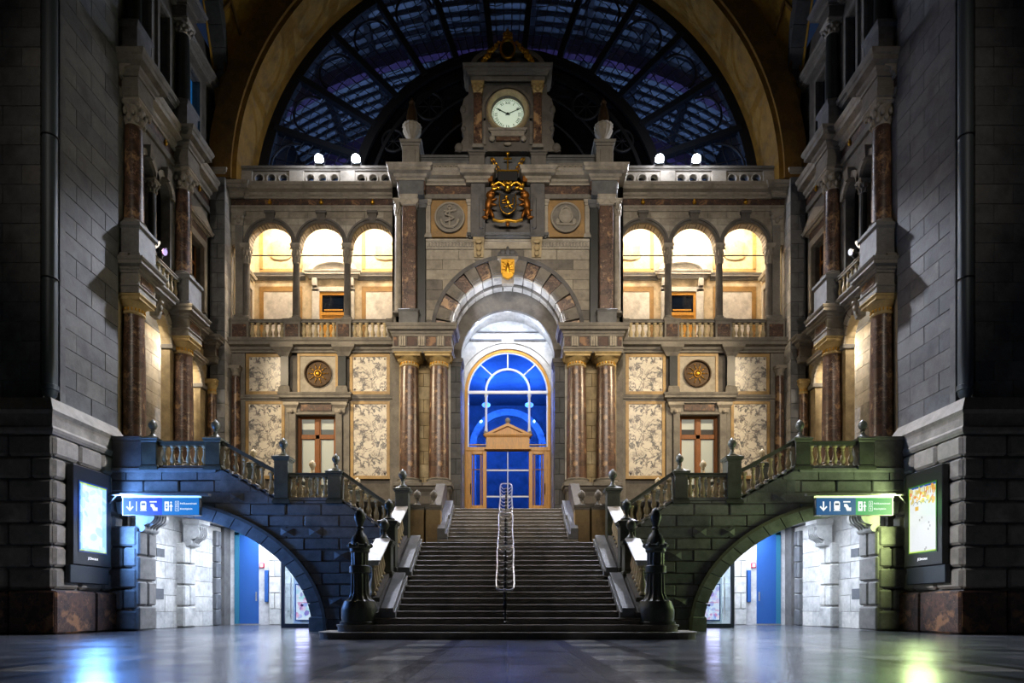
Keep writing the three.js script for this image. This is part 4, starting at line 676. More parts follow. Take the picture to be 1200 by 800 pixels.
    mk('clock_pedestal', [box(0.98, 1.62, 19.02, 19.8, -0.7, 0.15, 0.01), loft(0.98, 1.62, -0.7, 0.15, CORNICE(19.8, 0.18, 0.1))], MT.dark[2], cb);
    { const u = thing('attic_urn', `stone urn with a dark spire on the ${side} attic pedestal beside the clock`, 'urn', 'attic urns'), c = 4.05, v = 0.0;
      mk('pedestal', [box(c - 0.36, c + 0.36, 19.02, 20.05, v - 0.36, v + 0.36, 0.02), loft(c - 0.36, c + 0.36, v - 0.36, v + 0.36, CORNICE(20.05, 0.2, 0.1), [1, 1, 1, 1]), box(c - 0.2, c + 0.2, 19.25, 19.9, v + 0.34, v + 0.4, 0.04)], MT.trim, u);
      mk('vase', lathe([[0.2, 0], [0.2, 0.12], [0.1, 0.18], [0.12, 0.28], [0.34, 0.5], [0.4, 0.68], [0.36, 0.78], [0.42, 0.82], [0.3, 0.88]], c, 20.25, v, 24, 14, 0.06), MT.trimPale, u);
      mk('spire', lathe([[0.3, 0.88], [0.22, 1.0], [0.24, 1.2], [0.16, 1.6], [0.1, 1.75], [0.13, 1.85], [0.05, 2.0], [0, 2.1]], c, 20.25, v, 16), MT.bronze, u); }
  }
  facing(DC);
  mk('attic_core', box(-4.2, 4.2, 18.6, 19.02, -1.6, -0.1), MT.trimDark, cb);
  mk('shield_niche', box(-0.95, 0.95, 16.3, 18.55, -0.1, 0.05), MT.shade, cb);
  mk('niche_sill', loft(-1.6, 1.6, -0.1, 0.15, CORNICE(16.28, 0.2, 0.12)), MT.blue[0], cb);
  mk('attic_centre', box(-0.98, 0.98, 18.55, 19.9, -0.7, -0.1), MT.blue[1], cb);
  // crowned keystone with a gilt shield
  { const t = thing('keystone_crest', 'gilt eagle shield under a dark crown on the portal keystone', 'crest');
    mk('keystone', loft(-0.34, 0.34, -0.2, 0.12, [[-0.1, 14.45], [0, 15.3], [0.06, 15.38], [0.1, 15.4], [0.1, 15.5]], [1, 1, 1, 0]), MT.trimPale, t);
    mk('shield', extr([[-0.28, 15.36], [0.28, 15.36], [0.28, 14.85], [0.2, 14.66], [0, 14.55], [-0.2, 14.66], [-0.28, 14.85]], 0.1, 0.24), MT.goldPaint, t);
    const e = [blob(0, 15.0, 0.25, 0.07, 0.2, 0.05), blob(0, 15.24, 0.25, 0.05, 0.06, 0.04)]; for (const q of [-1, 1]) for (let k = 0; k < 4; k++) e.push(blob(q * 0.14, 15.18 - k * 0.12, 0.25, 0.14, 0.03, 0.03, q * (0.7 - k * 0.45), 7));
    mk('eagle', e, MT.gold, t);
    const c = [blob(0, 15.68, 0.16, 0.12, 0.18, 0.14), blob(0, 15.88, 0.16, 0.06, 0.07, 0.06)]; for (const q of [-1, 1]) c.push(blob(q * 0.2, 15.66, 0.16, 0.16, 0.14, 0.12), blob(q * 0.34, 15.6, 0.16, 0.08, 0.1, 0.08));
    mk('crown', c, MT.shade, t); mk('crown_band', box(-0.38, 0.38, 15.5, 15.58, -0.1, 0.26, 0.02), MT.dark[0], t); }
  // coat of arms
  setFrame(new THREE.Matrix4().makeTranslation(0, 0.3, -DC));
  const shrink = g => g.translate(0, -17.3, 0).scale(0.78, 0.74, 1).translate(0, 17.33, 0);
  { const t = thing('coat_of_arms', 'large gilded coat of arms with shield, lions and crest at the centre of the block', 'coat of arms');
    mk('shield', shrink(extr([[-0.42, 17.75], [0.42, 17.75], [0.44, 17.2], [0.34, 16.85], [0, 16.62], [-0.34, 16.85], [-0.44, 17.2]], 0.3, 0.44)), MT.black, t);
    const L = [blob(0, 17.3, 0.47, 0.11, 0.2, 0.06, 0.35, 9), blob(-0.08, 17.56, 0.47, 0.1, 0.1, 0.06, 0, 9), blob(-0.2, 17.38, 0.47, 0.14, 0.045, 0.04, 0.5, 7), blob(-0.22, 17.22, 0.47, 0.14, 0.04, 0.04, -0.1, 7), blob(0.1, 17.08, 0.47, 0.07, 0.16, 0.05, 0.5, 8), blob(-0.08, 17.02, 0.47, 0.15, 0.045, 0.04, 0.3, 7), blob(0.18, 16.94, 0.47, 0.13, 0.04, 0.04, -0.1, 7), tube([[0.1, 17.12, 0.46], [0.28, 17.15, 0.47], [0.26, 17.4, 0.47], [0.33, 17.56, 0.47]], 0.025)];
    mk('shield_lion', L.map(shrink), MT.gold, t);
    mk('shield_border', tube([[-0.42, 17.75, 0.44], [-0.44, 17.2, 0.44], [-0.34, 16.85, 0.44], [0, 16.62, 0.44], [0.34, 16.85, 0.44], [0.44, 17.2, 0.44], [0.42, 17.75, 0.44]], 0.028, 40).translate(0, -17.3, 0).scale(0.78, 0.74, 1).translate(0, 17.33, 0), MT.gold, t);
    for (const q of [-1, 1]) {
      mk('supporter_lion', [blob(q * 0.78, 17.35, 0.34, 0.16, 0.3, 0.13, q * 0.25), blob(q * 0.68, 17.72, 0.38, 0.13, 0.14, 0.12), blob(q * 0.6, 17.68, 0.46, 0.07, 0.06, 0.07), blob(q * 0.72, 17.66, 0.36, 0.19, 0.18, 0.12), blob(q * 0.58, 17.45, 0.4, 0.16, 0.055, 0.055, q * -0.3), blob(q * 0.6, 17.25, 0.4, 0.16, 0.055, 0.055, q * 0.2), blob(q * 0.84, 16.98, 0.34, 0.12, 0.22, 0.12, q * 0.3), blob(q * 0.95, 16.75, 0.34, 0.16, 0.06, 0.08), blob(q * 0.66, 16.9, 0.34, 0.08, 0.2, 0.09, q * -0.4), tube([[q * 0.9, 17.05, 0.3], [q * 1.1, 17.15, 0.3], [q * 1.05, 17.4, 0.3], [q * 1.15, 17.6, 0.3]], 0.03)], MT.copper, t);
      mk('mantling', [tube([[q * 0.1, 18.0, 0.4], [q * 0.35, 18.15, 0.42], [q * 0.6, 18.0, 0.42], [q * 0.62, 17.88, 0.42], [q * 0.48, 17.9, 0.42]], 0.06), blob(q * 0.4, 17.95, 0.4, 0.13, 0.07, 0.06, q * 0.4), blob(q * 0.62, 18.08, 0.4, 0.09, 0.1, 0.06)], MT.gold, t);
      mk('side_banner', [box(q * 0.62, q * 0.82, 18.22, 18.55, 0.3, 0.4, 0.02), blob(q * 0.72, 18.58, 0.35, 0.13, 0.04, 0.06)], MT.copper, t);
      mk('laurel', [0, 1, 2, 3].flatMap(k => [blob(q * (0.3 + k * 0.1), 18.85 + k * 0.17, 0.1, 0.1, 0.045, 0.04, q * (0.9 - k * 0.05)), blob(q * (0.42 + k * 0.09), 18.8 + k * 0.18, 0.1, 0.04, 0.1, 0.04, q * -0.4)]), MT.gold, t);
    }
    mk('helmet', [blob(0, 17.95, 0.4, 0.15, 0.17, 0.13), blob(0, 18.1, 0.4, 0.2, 0.06, 0.1), ...[-2, -1, 0, 1, 2].map(k => blob(k * 0.08, 18.2, 0.4, 0.025, 0.08, 0.03, -k * 0.2))], MT.gold, t);
    mk('plaque', box(-0.42, 0.42, 18.3, 18.72, 0.1, 0.3, 0.02), MT.black, t);
    mk('plaque_trim', [box(-0.42, 0.42, 18.7, 18.76, 0.1, 0.33, 0.01)], MT.gold, t);
    mk('crest_cross', [box(-0.025, 0.025, 18.76, 19.5, 0.08, 0.13, 0.008), box(-0.17, 0.17, 19.33, 19.4, 0.08, 0.13, 0.008), blob(0, 19.6, 0.1, 0.08, 0.09, 0.05), blob(-0.06, 19.68, 0.1, 0.05, 0.04, 0.03), blob(0.06, 19.68, 0.1, 0.05, 0.04, 0.03)], MT.gold, t);
    mk('ribbon', tube([[-0.6, 16.62, 0.4], [-0.3, 16.52, 0.45], [0, 16.56, 0.46], [0.3, 16.52, 0.45], [0.6, 16.62, 0.4]], 0.06), MT.goldPaint, t);
    mk('pendant', [blob(0, 16.42, 0.42, 0.09, 0.1, 0.06)], MT.copper, t);
  }
}

// ---------------------------------------------------------------- portal vestibule and glazed door
{
  facing(29.5);
  const p = struct('wall_portal', 'white vaulted reveal of the portal');
  for (const s of [-1, 1]) { facing(29.5, s); courses(p, 2.0, 2.45, L3, 11.85, 0, 1.3, 0.6, 0.5, MT.white, { gap: 0.008, bevel: 0.006 }); }
  facing(29.5);
  for (let k = 0; k < 13; k++) mk('vault_stone', ring(0, 11.85, 2.2, 2.5, Math.PI * (k + 0.01) / 13, Math.PI * (k + 0.99) / 13, 0, 1.3, 4), pick(MT.white), p);
  const lun = [[-2.3, L3], [2.3, L3], [2.3, 11.85], ...arc(0, 11.85, 2.3, 2.3, 0, Math.PI, 24)];
  mk('lunette', extr(lun, -0.3, 0, [archHole(0, 1.98, L3 + 0.02, 10.73, 28)]), MT.white[0], p);
  mk('lunette_moulding', [ring(0, 10.73, 2.0, 2.16, 0, Math.PI, 0, 0.1, 30), ring(0, 10.73, 2.3, 2.38, 0.35, Math.PI - 0.35, 0, 0.06, 24)], MT.white[2], p);
  mk('lunette_string', [box(-1.75, -0.28, 13.12, 13.2, 0, 0.08), box(0.28, 1.75, 13.12, 13.2, 0, 0.08), box(-1.5, 1.5, 13.5, 13.56, 0, 0.08)], MT.blue[2], p);
  const d = struct('door_1', 'tall arched glazed door with gilt frame at the head of the stairs');
  mk('outer_frame', [ring(0, 10.73, 1.86, 1.99, 0, Math.PI, -0.12, 0.05, 36), box(-1.99, -1.86, L3, 10.73, -0.12, 0.05), box(1.86, 1.99, L3, 10.73, -0.12, 0.05)], MT.doorGold, d);
  mk('inner_frame', [ring(0, 10.73, 1.8, 1.87, 0, Math.PI, -0.1, 0.02, 36), box(-1.87, -1.8, 8.15, 10.73, -0.1, 0.02), box(1.8, 1.87, 8.15, 10.73, -0.1, 0.02)], MT.frameWhite, d);
  mk('transom', [box(-1.86, 1.86, 10.66, 10.8, -0.1, 0.06, 0.01)], MT.frameWhite, d);
  for (const s of [-1, 1]) mk('mullion', [lathe([[0.07, 8.9], [0.09, 8.95], [0.06, 9.1], [0.05, 9.8], [0.06, 10.5], [0.09, 10.58], [0.09, 10.66]], s * 1.0, 0, -0.02, 12)], MT.frameWhite, d);
  mk('inner_arch', ring(0, 10.8, 0.96, 1.05, 0, Math.PI, -0.1, 0.04, 28), MT.frameWhite, d);
  for (const a of [Math.PI / 4, Math.PI / 2, 3 * Math.PI / 4]) mk('glazing_bar', rod([Math.cos(a) * 1.03, 10.8 + Math.sin(a) * 1.03, -0.03], [Math.cos(a) * 1.83, 10.76 + Math.sin(a) * 1.83, -0.03], 0.035), MT.frameWhite, d);
  for (let k = 0; k < 4; k++) mk('pane', ring(0, 10.78, 1.05, 1.82, Math.PI * k / 4 + 0.01, Math.PI * (k + 1) / 4 - 0.01, -0.05, -0.04, 8), MT.glassBlue, d);
  mk('pane', extr(arc(0, 10.8, 0.97, 0.97, 0, Math.PI, 20), -0.05, -0.04), MT.glassBlue, d);
  for (const [a, b] of [[-1.8, -1.03], [-0.97, 0.97], [1.03, 1.8]]) mk('pane', box(a, b, 8.2, 10.66, -0.05, -0.04), MT.glassBlue, d);
  mk('lower_transom', [box(-1.98, 1.98, 8.02, 8.2, -0.12, 0.08, 0.01), box(-1.86, -1.0, 8.3, 8.34, -0.1, 0.0), box(1.0, 1.86, 8.3, 8.34, -0.1, 0.0)], MT.doorGold, d);
  mk('pediment', [box(-1.0, 1.0, 8.16, 8.62, -0.1, 0.2, 0.01), loft(-1.0, 1.0, -0.1, 0.2, CORNICE(8.6, 0.12, 0.1)), extr([[-1.14, 8.72], [1.14, 8.72], [0, 9.26]], -0.1, 0.26, [[[-0.72, 8.8], [0.72, 8.8], [0, 9.12]]]), extr([[-0.72, 8.8], [0.72, 8.8], [0, 9.12]], -0.1, 0.16), box(-1.08, 1.08, 8.05, 8.16, -0.1, 0.24, 0.01)], MT.doorGold, d);
  mk('pediment_finial', [blob(0, 9.4, 0.1, 0.13, 0.14, 0.12), blob(-1.05, 8.86, 0.1, 0.07, 0.08, 0.07), blob(1.05, 8.86, 0.1, 0.07, 0.08, 0.07)], MT.trimPale, d);
  for (const s of [-1, 1]) {
    facing(29.5, s);
    const leaf = mk('side_leaf', [box(0.98, 1.16, L3, 8.02, -0.1, 0.06, 0.015), box(1.66, 1.86, L3, 8.02, -0.1, 0.06, 0.015), box(1.16, 1.66, 7.86, 8.02, -0.1, 0.06, 0.015), box(1.16, 1.66, L3, 5.5, -0.1, 0.06, 0.015)], MT.doorGold, d);
    mk('leaf_frame', [box(1.2, 1.28, 5.5, 7.86, -0.08, 0.0), box(1.55, 1.62, 5.5, 7.86, -0.08, 0.0), box(1.16, 1.66, 7.15, 7.19, -0.08, 0.0)], MT.wood, leaf); mk('leaf_pane', box(1.16, 1.66, 5.5, 7.86, -0.05, -0.04), MT.glassBlue, leaf);
    mk('pull_handle', [rod([1.72, 6.0, 0.12], [1.72, 6.5, 0.12], 0.02), rod([1.72, 6.05, 0.05], [1.72, 6.05, 0.12], 0.015), rod([1.72, 6.45, 0.05], [1.72, 6.45, 0.12], 0.015)], MT.bronze, leaf);
  }
  facing(29.5);
  for (const [a, b] of [[L3, 5.9], [5.94, 7.12], [7.16, 8.02]]) mk('centre_pane', box(-0.98, 0.98, a, b, -0.06, -0.05), MT.glassBlue, d);
  mk('centre_bar', [box(-0.98, 0.98, 5.88, 5.95, -0.09, -0.02), box(-0.98, 0.98, 7.1, 7.17, -0.09, -0.02), box(-0.02, 0.02, L3, 8.02, -0.085, -0.03)], MT.frameWhite, d);
  // concourse beyond the glass
  const c = struct('wall_concourse', 'blue-lit concourse beyond the glazed door');
  mk('concourse_floor', box(-4, 4, L3 - 0.3, L3, -9, -0.3), MT.trim, c);
  mk('concourse_back', extr([[-4, L3], [4, L3], [4, 13], [-4, 13]], -9.2, -9), MT.blue[0], c);
  mk('concourse_arch', [ring(0, 10.4, 1.9, 2.3, 0, Math.PI, -9, -8.6, 24), box(-2.3, -1.9, L3, 10.4, -9, -8.6), box(1.9, 2.3, L3, 10.4, -9, -8.6)], MT.white[0], c);
  mk('concourse_side', [box(-4.2, -4, L3, 13, -9, -0.3), box(4, 4.2, L3, 13, -9, -0.3)], MT.blue[2], c);
  for (const s of [-1, 1]) for (const z of [-3, -6]) mk('concourse_pier', [box(s * 2.6, s * 4, L3, 9.4, z - 0.4, z + 0.4, 0.03), loft(Math.min(s * 2.6, s * 4), Math.max(s * 2.6, s * 4), z - 0.4, z + 0.4, CORNICE(9.0, 0.4, 0.15), [1, 1, 1, 1])], MT.white[1], c);
  mk('concourse_ceiling', box(-4.2, 4.2, 13, 13.2, -9.2, -0.3), MT.blue[1], c);
  [-1, 1].forEach(s => { const t = thing('concourse_lamp', `oval ceiling lamp seen through the portal glass on the ${s < 0 ? 'left' : 'right'}`, 'lamp', 'concourse lamps');
    mk('bowl', blob(s * 1.15, 11.6, -4.5, 0.23, 0.13, 0.23, 0, 14), glow('#cfdcff', 3, '#fff'), t); mk('rod', rod([s * 1.15, 11.7, -4.5], [s * 1.15, 13, -4.5], 0.02), MT.iron, t);
    pointLamp(t, s * 1.15, 11.6, -4.5, 0x6a9af8, LIGHT.vestibule, 6); });
  // cool lamps in the portal vault, hidden behind its inner arch
  for (const s of [-1, 1]) { const t = thing('portal_lamp', `small cool white lamp behind the ${s < 0 ? 'left' : 'right'} shoulder of the portal's inner arch`, 'lamp', 'portal lamps');
    mk('fitting', box(s * 1.28, s * 1.42, 13.54, 13.58, 1.02, 1.2, 0.01), MT.steel, t); mk('tube', box(s * 1.3, s * 1.4, 13.51, 13.54, 1.04, 1.18, 0.01), glow('#e4edff', 3, '#fff'), t);
    pointLamp(t, s * 1.35, 13.42, 1.1, 0xd2e0ff, LIGHT.portal, 5); }
  { const t = thing('portal_strip', 'cool white strip lamp behind the crown of the portal arch', 'lamp'); mk('fitting', box(-0.4, 0.4, 14.0, 14.04, 1.06, 1.24, 0.005), MT.steel, t); mk('tube', box(-0.38, 0.38, 13.98, 14.0, 1.08, 1.22), glow('#e4edff', 3, '#fff'), t); areaLamp(at(0, 13.96, 1.15), at(0, 8, 0.3), 0.76, 0.14, 0xd2e0ff, LIGHT.portal * 45); }
}

// ---------------------------------------------------------------- clock aedicule
{
  facing(26.75);
  const t = thing('clock_house', 'stone clock house with brown pilasters above the central block', 'clock tower'), CY = 21.6;
  mk('body', extr([[-1.65, 19.95], [1.65, 19.95], [1.65, 22.75], [-1.65, 22.75]], -0.8, 0, [arc(0, CY, 0.68, 0.68, 0, Math.PI * 1.97, 40)]), MT.grey[1], t);
  mk('back_plate', box(-0.9, 0.9, CY - 0.9, CY + 0.9, -0.7, -0.35), MT.dark[0], t);
  mk('inner_panel', [ring(0, CY, 0.98, 1.1, -0.4, Math.PI + 0.4, 0, 0.06, 30), box(-1.02, -0.92, 20.2, CY - 0.3, 0, 0.06), box(0.92, 1.02, 20.2, CY - 0.3, 0, 0.06)], MT.grey[2], t);
  mk('bezel', lathe([[0.66, -0.25], [0.7, 0.02], [0.74, 0.1], [0.84, 0.16], [0.9, 0.1], [0.92, 0]], 0, 0, 0, 48).rotateX(Math.PI / 2).translate(0, CY, 0), MT.cream[2], t);
  mk('tablet', [box(-0.7, 0.7, 20.5, 20.72, 0, 0.14, 0.02), loft(-0.72, 0.72, 0, 0.1, CORNICE(20.66, 0.14, 0.1))], MT.trimPale, t);
  mk('tablet_inset', box(-0.5, 0.5, 20.34, 20.5, 0, 0.1, 0.01), MT.brown, t);
  mk('tablet_scroll', [blob(-0.66, 20.42, 0.08, 0.13, 0.12, 0.08), blob(0.66, 20.42, 0.08, 0.13, 0.12, 0.08), blob(0, 20.2, 0.08, 0.16, 0.07, 0.06)], MT.trimPale, t);
  for (const s of [-1, 1]) {
    facing(26.75, s);
    mk('pilaster', box(1.08, 1.42, 20.1, 22.3, -0.02, 0.18, 0.02), MT.brown, t);
    mk('pilaster_capital', [loft(1.08, 1.42, -0.02, 0.16, [[0, 22.25], [0.03, 22.35], [0.06, 22.6], [0.1, 22.64], [0.1, 22.72]]), blob(1.12, 22.52, 0.22, 0.09, 0.1, 0.06), blob(1.38, 22.52, 0.22, 0.09, 0.1, 0.06), blob(1.25, 22.42, 0.22, 0.1, 0.12, 0.06)], MT.capital, t);
    mk('pilaster_base', loft(1.08, 1.42, -0.02, 0.18, BASE(19.95, 0.2, 0.06)), MT.trim, t);
    mk('side_volute', [extr([[1.65, 19.98], [2.25, 19.98], [2.0, 20.25], [1.85, 20.6], [1.95, 20.9], [1.9, 21.3], [1.98, 21.7], [1.85, 22.2], [1.65, 22.4]], -0.4, -0.05), blob(2.05, 20.15, -0.1, 0.2, 0.2, 0.14), blob(1.86, 20.95, -0.1, 0.12, 0.14, 0.12), blob(1.88, 21.75, -0.1, 0.14, 0.2, 0.12)], MT.grey[1], t);
  }
  facing(26.75);
  mk('entablature', [box(-1.55, 1.55, 22.72, 22.95, -0.8, 0.2, 0.01), loft(-1.62, 1.62, -0.8, 0.2, CORNICE(22.95, 0.36, 0.25)), box(-1.0, 1.0, 22.72, 22.9, 0.1, 0.26, 0.01)], MT.trim, t);
  mk('pediment', [ellRing(0, 23.3, 1.35, 0.62, 0.2, 0, Math.PI, -0.6, 0.3, 28)], MT.trim, t); mk('tympanum', extr(arc(0, 23.3, 1.36, 0.63, 0, Math.PI, 24), -0.6, 0.0), MT.dark[0], t);
  { const c = thing('clock', 'round white station clock with black hands high on the end wall', 'clock');
    const cv = document.createElement('canvas'); cv.width = cv.height = 512; const x = cv.getContext('2d');
    x.fillStyle = '#e6ede2'; x.fillRect(0, 0, 512, 512); x.translate(256, 256); x.strokeStyle = '#1c2b2a'; x.fillStyle = '#1c2b2a'; x.lineWidth = 3; x.beginPath(); x.arc(0, 0, 246, 0, 7); x.stroke(); x.beginPath(); x.arc(0, 0, 228, 0, 7); x.stroke();
    for (let k = 0; k < 60; k++) { x.save(); x.rotate(k * Math.PI / 30); x.fillRect(-2.5, -246, 5, k % 5 ? 18 : 26); x.restore(); }
    x.font = 'bold 58px serif'; x.textAlign = 'center'; x.textBaseline = 'middle';
    ['XII', 'I', 'II', 'III', 'IIII', 'V', 'VI', 'VII', 'VIII', 'IX', 'X', 'XI'].forEach((n, k) => { x.save(); x.rotate(k * Math.PI / 6); x.translate(0, -190); x.fillText(n, 0, 0); x.restore(); });
    const ct = new THREE.CanvasTexture(cv); ct.colorSpace = THREE.SRGBColorSpace;
    const g = new THREE.CircleGeometry(0.67, 48); g.translate(0, CY, -0.14);
    mk('dial', tidy(g), new THREE.MeshStandardMaterial({ map: ct, emissiveMap: ct, emissive: '#dff0e0', emissiveIntensity: 0.5, roughness: 0.35 }), c);
    const hand = (ang, len, w) => { const q = extr([[-w, -0.1], [w, -0.1], [w * 0.9, len * 0.65], [w * 2, len * 0.72], [0, len], [-w * 2, len * 0.72], [-w * 0.9, len * 0.65]], 0, 0.012); q.rotateZ(-ang); return q.translate(0, CY, -0.11); };
    mk('minute_hand', hand(66 * Math.PI / 180, 0.63, 0.016), MT.black, c); mk('hour_hand', hand(296 * Math.PI / 180, 0.5, 0.02), MT.black, c); mk('hub', disc(0.05, 0, CY, -0.09, 0.03, 20), MT.black, c);
    areaLamp(at(0, CY, 0.02), at(0, CY, 3), 1.0, 1.0, 0xe8ffe8, 0.6);
  }
  { const g = thing('gilt_cartouche', 'gilded crowned cartouche with garlands on top of the clock house', 'ornament');
    mk('oval', [torus(0.34, 0.06, 0, 0, 0.34, 30).scale(0.85, 1.15, 1).translate(0, 23.95, 0)], MT.gold, g); mk('field', [blob(0, 23.95, 0.3, 0.28, 0.38, 0.05, 0, 16)], MT.black, g);
    mk('crown', [blob(0, 24.45, 0.3, 0.22, 0.08, 0.1), blob(0, 24.6, 0.3, 0.14, 0.12, 0.1), blob(0, 24.76, 0.3, 0.05, 0.07, 0.05), blob(-0.14, 24.58, 0.3, 0.06, 0.1, 0.06), blob(0.14, 24.58, 0.3, 0.06, 0.1, 0.06)], MT.gold, g);
    for (const s of [-1, 1]) { const G = []; const r = mulberry(5); for (let k = 0; k < 46; k++) { const a = Math.sqrt(k / 46); G.push(blob(s * (0.34 + a * 0.66 + (r() - 0.5) * 0.16), 24.25 - a * 0.8 + (r() - 0.5) * 0.3 * a, 0.34 + (r() - 0.5) * 0.1, 0.05 + r() * 0.05, 0.05 + r() * 0.04, 0.05, 0, 6)); } mk('garland', G, MT.gold, g); }
    mk('ribbon', [box(-0.5, -0.12, 23.36, 23.44, 0.25, 0.36, 0.02), box(0.12, 0.5, 23.36, 23.44, 0.25, 0.36, 0.02)], MT.gold, g); }
}

// ---------------------------------------------------------------- great fan window, its arch and the train shed behind
{
  facing(29.5);
  const FY = 19.24, w = struct('window_3', 'huge iron and glass fan window above the end wall'), D = Math.PI / 180;
  const ribs = []; for (let k = 0; k <= 13; k++) ribs.push((6 + 13 * (k - 0) ) * D); // 6 .. 175
  const A = [2 * D, 19 * D, 32 * D, 45 * D, 58 * D, 71 * D, 84 * D, 96 * D, 109 * D, 122 * D, 135 * D, 148 * D, 161 * D, 178 * D];
  const pt = (r, a) => [r * Math.cos(a), FY + r * Math.sin(a)];
  mk('outer_frame', ring(0, FY, 11.25, 11.75, 0, Math.PI, -0.2, 0.1, 72), MT.iron, w);
  mk('middle_ring', [ring(0, FY, 6.95, 7.35, 0, Math.PI, -0.2, 0.15, 56), ring(0, FY, 6.35, 6.5, 0, Math.PI, -0.15, 0.1, 56)], MT.iron, w);
  mk('sill_beam', box(-11.7, 11.7, FY - 0.3, FY + 0.15, -0.2, 0.1), MT.iron, w);
  for (const a of A) { const c = Math.cos(a), n = Math.sin(a), h = 0.13; const q = (r, o) => [r * c - o * n, FY + r * n + o * c]; mk('rib', extr([q(7.2, -h), q(11.4, -h), q(11.4, h), q(7.2, h)], -0.2, 0.2), MT.ironBlue, w); }
  for (let k = 0; k < A.length - 1; k++) {
    const a0 = A[k], a1 = A[k + 1], m = (a0 + a1) / 2;
    mk('pane', ring(0, FY, 7.3, 11.3, a0, a1, -0.03, -0.02, 8), MT.glassNight, w);
    const G = []; for (let j = 1; j < 5; j++) { const a = lerp(a0, a1, j / 5); G.push(rod([...pt(7.3, a), 0], [...pt(11.3, a), 0], 0.02, 5)); }
    for (let j = 1; j < 9; j++) G.push(tube([...Array(5)].map((_, i) => [...pt(7.3 + j * 0.45 + 0.12 * Math.sin(i * 1.6 + k), lerp(a0, a1, i / 4)), 0]), 0.018, 8, 5));
    mk('glazing_bars', G, MT.iron, w);
    const half = 9.3 * (a1 - a0) / 2 - 0.2, cr = 10.2 - half * 0.2, C = pt(cr, m); 
    mk('tracery_loop', tube([...Array(11)].map((_, i) => { const th = m - Math.PI / 2 + Math.PI * i / 10; return [C[0] + Math.cos(th) * half, C[1] + Math.sin(th) * half, 0.05]; }), 0.055, 24, 6), MT.ironBlue, w);
    mk('inner_pane', ring(0, FY, 3.2, 6.95, a0, a1, -0.03, -0.02, 6), MT.glassDim, w);
  }
  for (const s of [-1, 1]) for (const [u, y, r] of [[3.62, 24.0, 0.62], [5.3, 22.4, 0.5], [6.0, 20.6, 0.45], [1.6, 25.2, 0.5]]) mk('roundel', [torus(r, 0.06, s * u, y, 0.02, 30), rod([s * u - r, y, 0], [s * u + r, y, 0], 0.02, 5), rod([s * u, y - r, 0], [s * u, y + r, 0], 0.02, 5), rod([s * u - r * 0.7, y - r * 0.7, 0], [s * u + r * 0.7, y + r * 0.7, 0], 0.02, 5), rod([s * u + r * 0.7, y - r * 0.7, 0], [s * u - r * 0.7, y + r * 0.7, 0], 0.02, 5)], MT.iron, w);
  mk('inner_bars', [2.4, 3.3, 4.2, 5.1].flatMap(r => [-1, 1].map(s => tube([...Array(7)].map((_, i) => { const a = 0.15 + i * 0.2; return [s * r * Math.cos(a), FY + r * 1.1 * Math.sin(a), 0]; }), 0.05, 20, 5))), MT.iron, w);
  mk('inner_screen', [extr([[1.7, FY], [2.9, FY], [3.0, FY + 2.2], [2.6, FY + 4.2], [1.7, FY + 5.4]], -0.1, -0.05), extr([[-1.7, FY], [-2.9, FY], [-3.0, FY + 2.2], [-2.6, FY + 4.2], [-1.7, FY + 5.4]], -0.1, -0.05)], MT.iron, w);
  // yellow wall arch around the window
  const ar = struct('wall_arch', 'yellow plaster arch and pendentives round the fan window');
  facing(27.4);
  mk('arch_soffit', ring(0, FY, 11.7, 12.5, 0, Math.PI, -2.3, 0, 80), MT.plaster, ar);
  mk('arch_face', ring(0, FY, 11.9, 12.9, 0.0, Math.PI, 0, 0.12, 80), MT.plasterDark, ar);
  mk('arch_backing', extr([[-13, FY - 0.3], [-11.75, FY - 0.3], ...arc(0, FY, 11.72, 11.72, Math.PI, 0, 60), [11.75, FY - 0.3], [13, FY - 0.3], [13, 34], [-13, 34]], -2.6, -2.2), MT.plasterDark, ar);
  facing(0);
  for (const s of [-1, 1]) {
    const N = 18, M = 8, P = (i, j) => { const t = i / N, a = t * 1.25, q = j / M, A0 = [12.75 * Math.cos(a), FY + 12.75 * Math.sin(a), -27.35], b = t * 0.95, B0 = [12.75, 19.4 + 15.2 * Math.sin(b), -(13.1 + 15.0 * Math.cos(b))]; const w2 = Math.sin(q * Math.PI) * t * 0.9; return [s * (lerp(A0[0], B0[0], q) + w2 * 0.5), lerp(A0[1], B0[1], q) + w2 * 0.6, lerp(A0[2], B0[2], q) - w2 * 0.5]; };
    const F = []; for (let i = 0; i < N; i++) for (let j = 0; j < M; j++) F.push([P(i, j), P(i + 1, j), P(i + 1, j + 1), P(i, j + 1)]);
    mk('pendentive', poly(F), MT.plasterVault, ar);
    for (let k = 0; k < 5; k++) { const a = P(5 + k * 2.2, 1.2), b = P(6.6 + k * 2.2, M / 2), c = P(5.6 + k * 2.2, M - 1.2); mk('coffer_moulding', [rod(a, b, 0.07, 6), rod(b, c, 0.07, 6)], MT.plasterDark, ar); }
  }
  // train shed roof
  facing(30);
  const sh = struct('ceiling_shed', 'slatted glass and iron roof of the train shed behind the fan window');
  const h0 = Math.PI / 2 - 0.56, h1 = Math.PI / 2 + 0.56;
  for (let k = 0; k < 44; k++) mk('roof_slat', ring(0, 8, 24, 24.08, h0, h1, -1.3 - k * 0.62, -1.0 - k * 0.62, 22), MT.shed, sh);
  mk('roof_cover', ring(0, 8, 24.7, 24.9, h0, h1, -30, -0.5, 30), MT.ironBlue, sh);
  for (const x of [-10, -7.2, -4.2, -1.3, 1.3, 4.2, 7.2, 10]) { const y = 8 + Math.sqrt(23.6 * 23.6 - x * x); mk('purlin', box(x - 0.13, x + 0.13, y - 0.25, y + 0.25, -30, -0.6), MT.ironBlue, sh); }
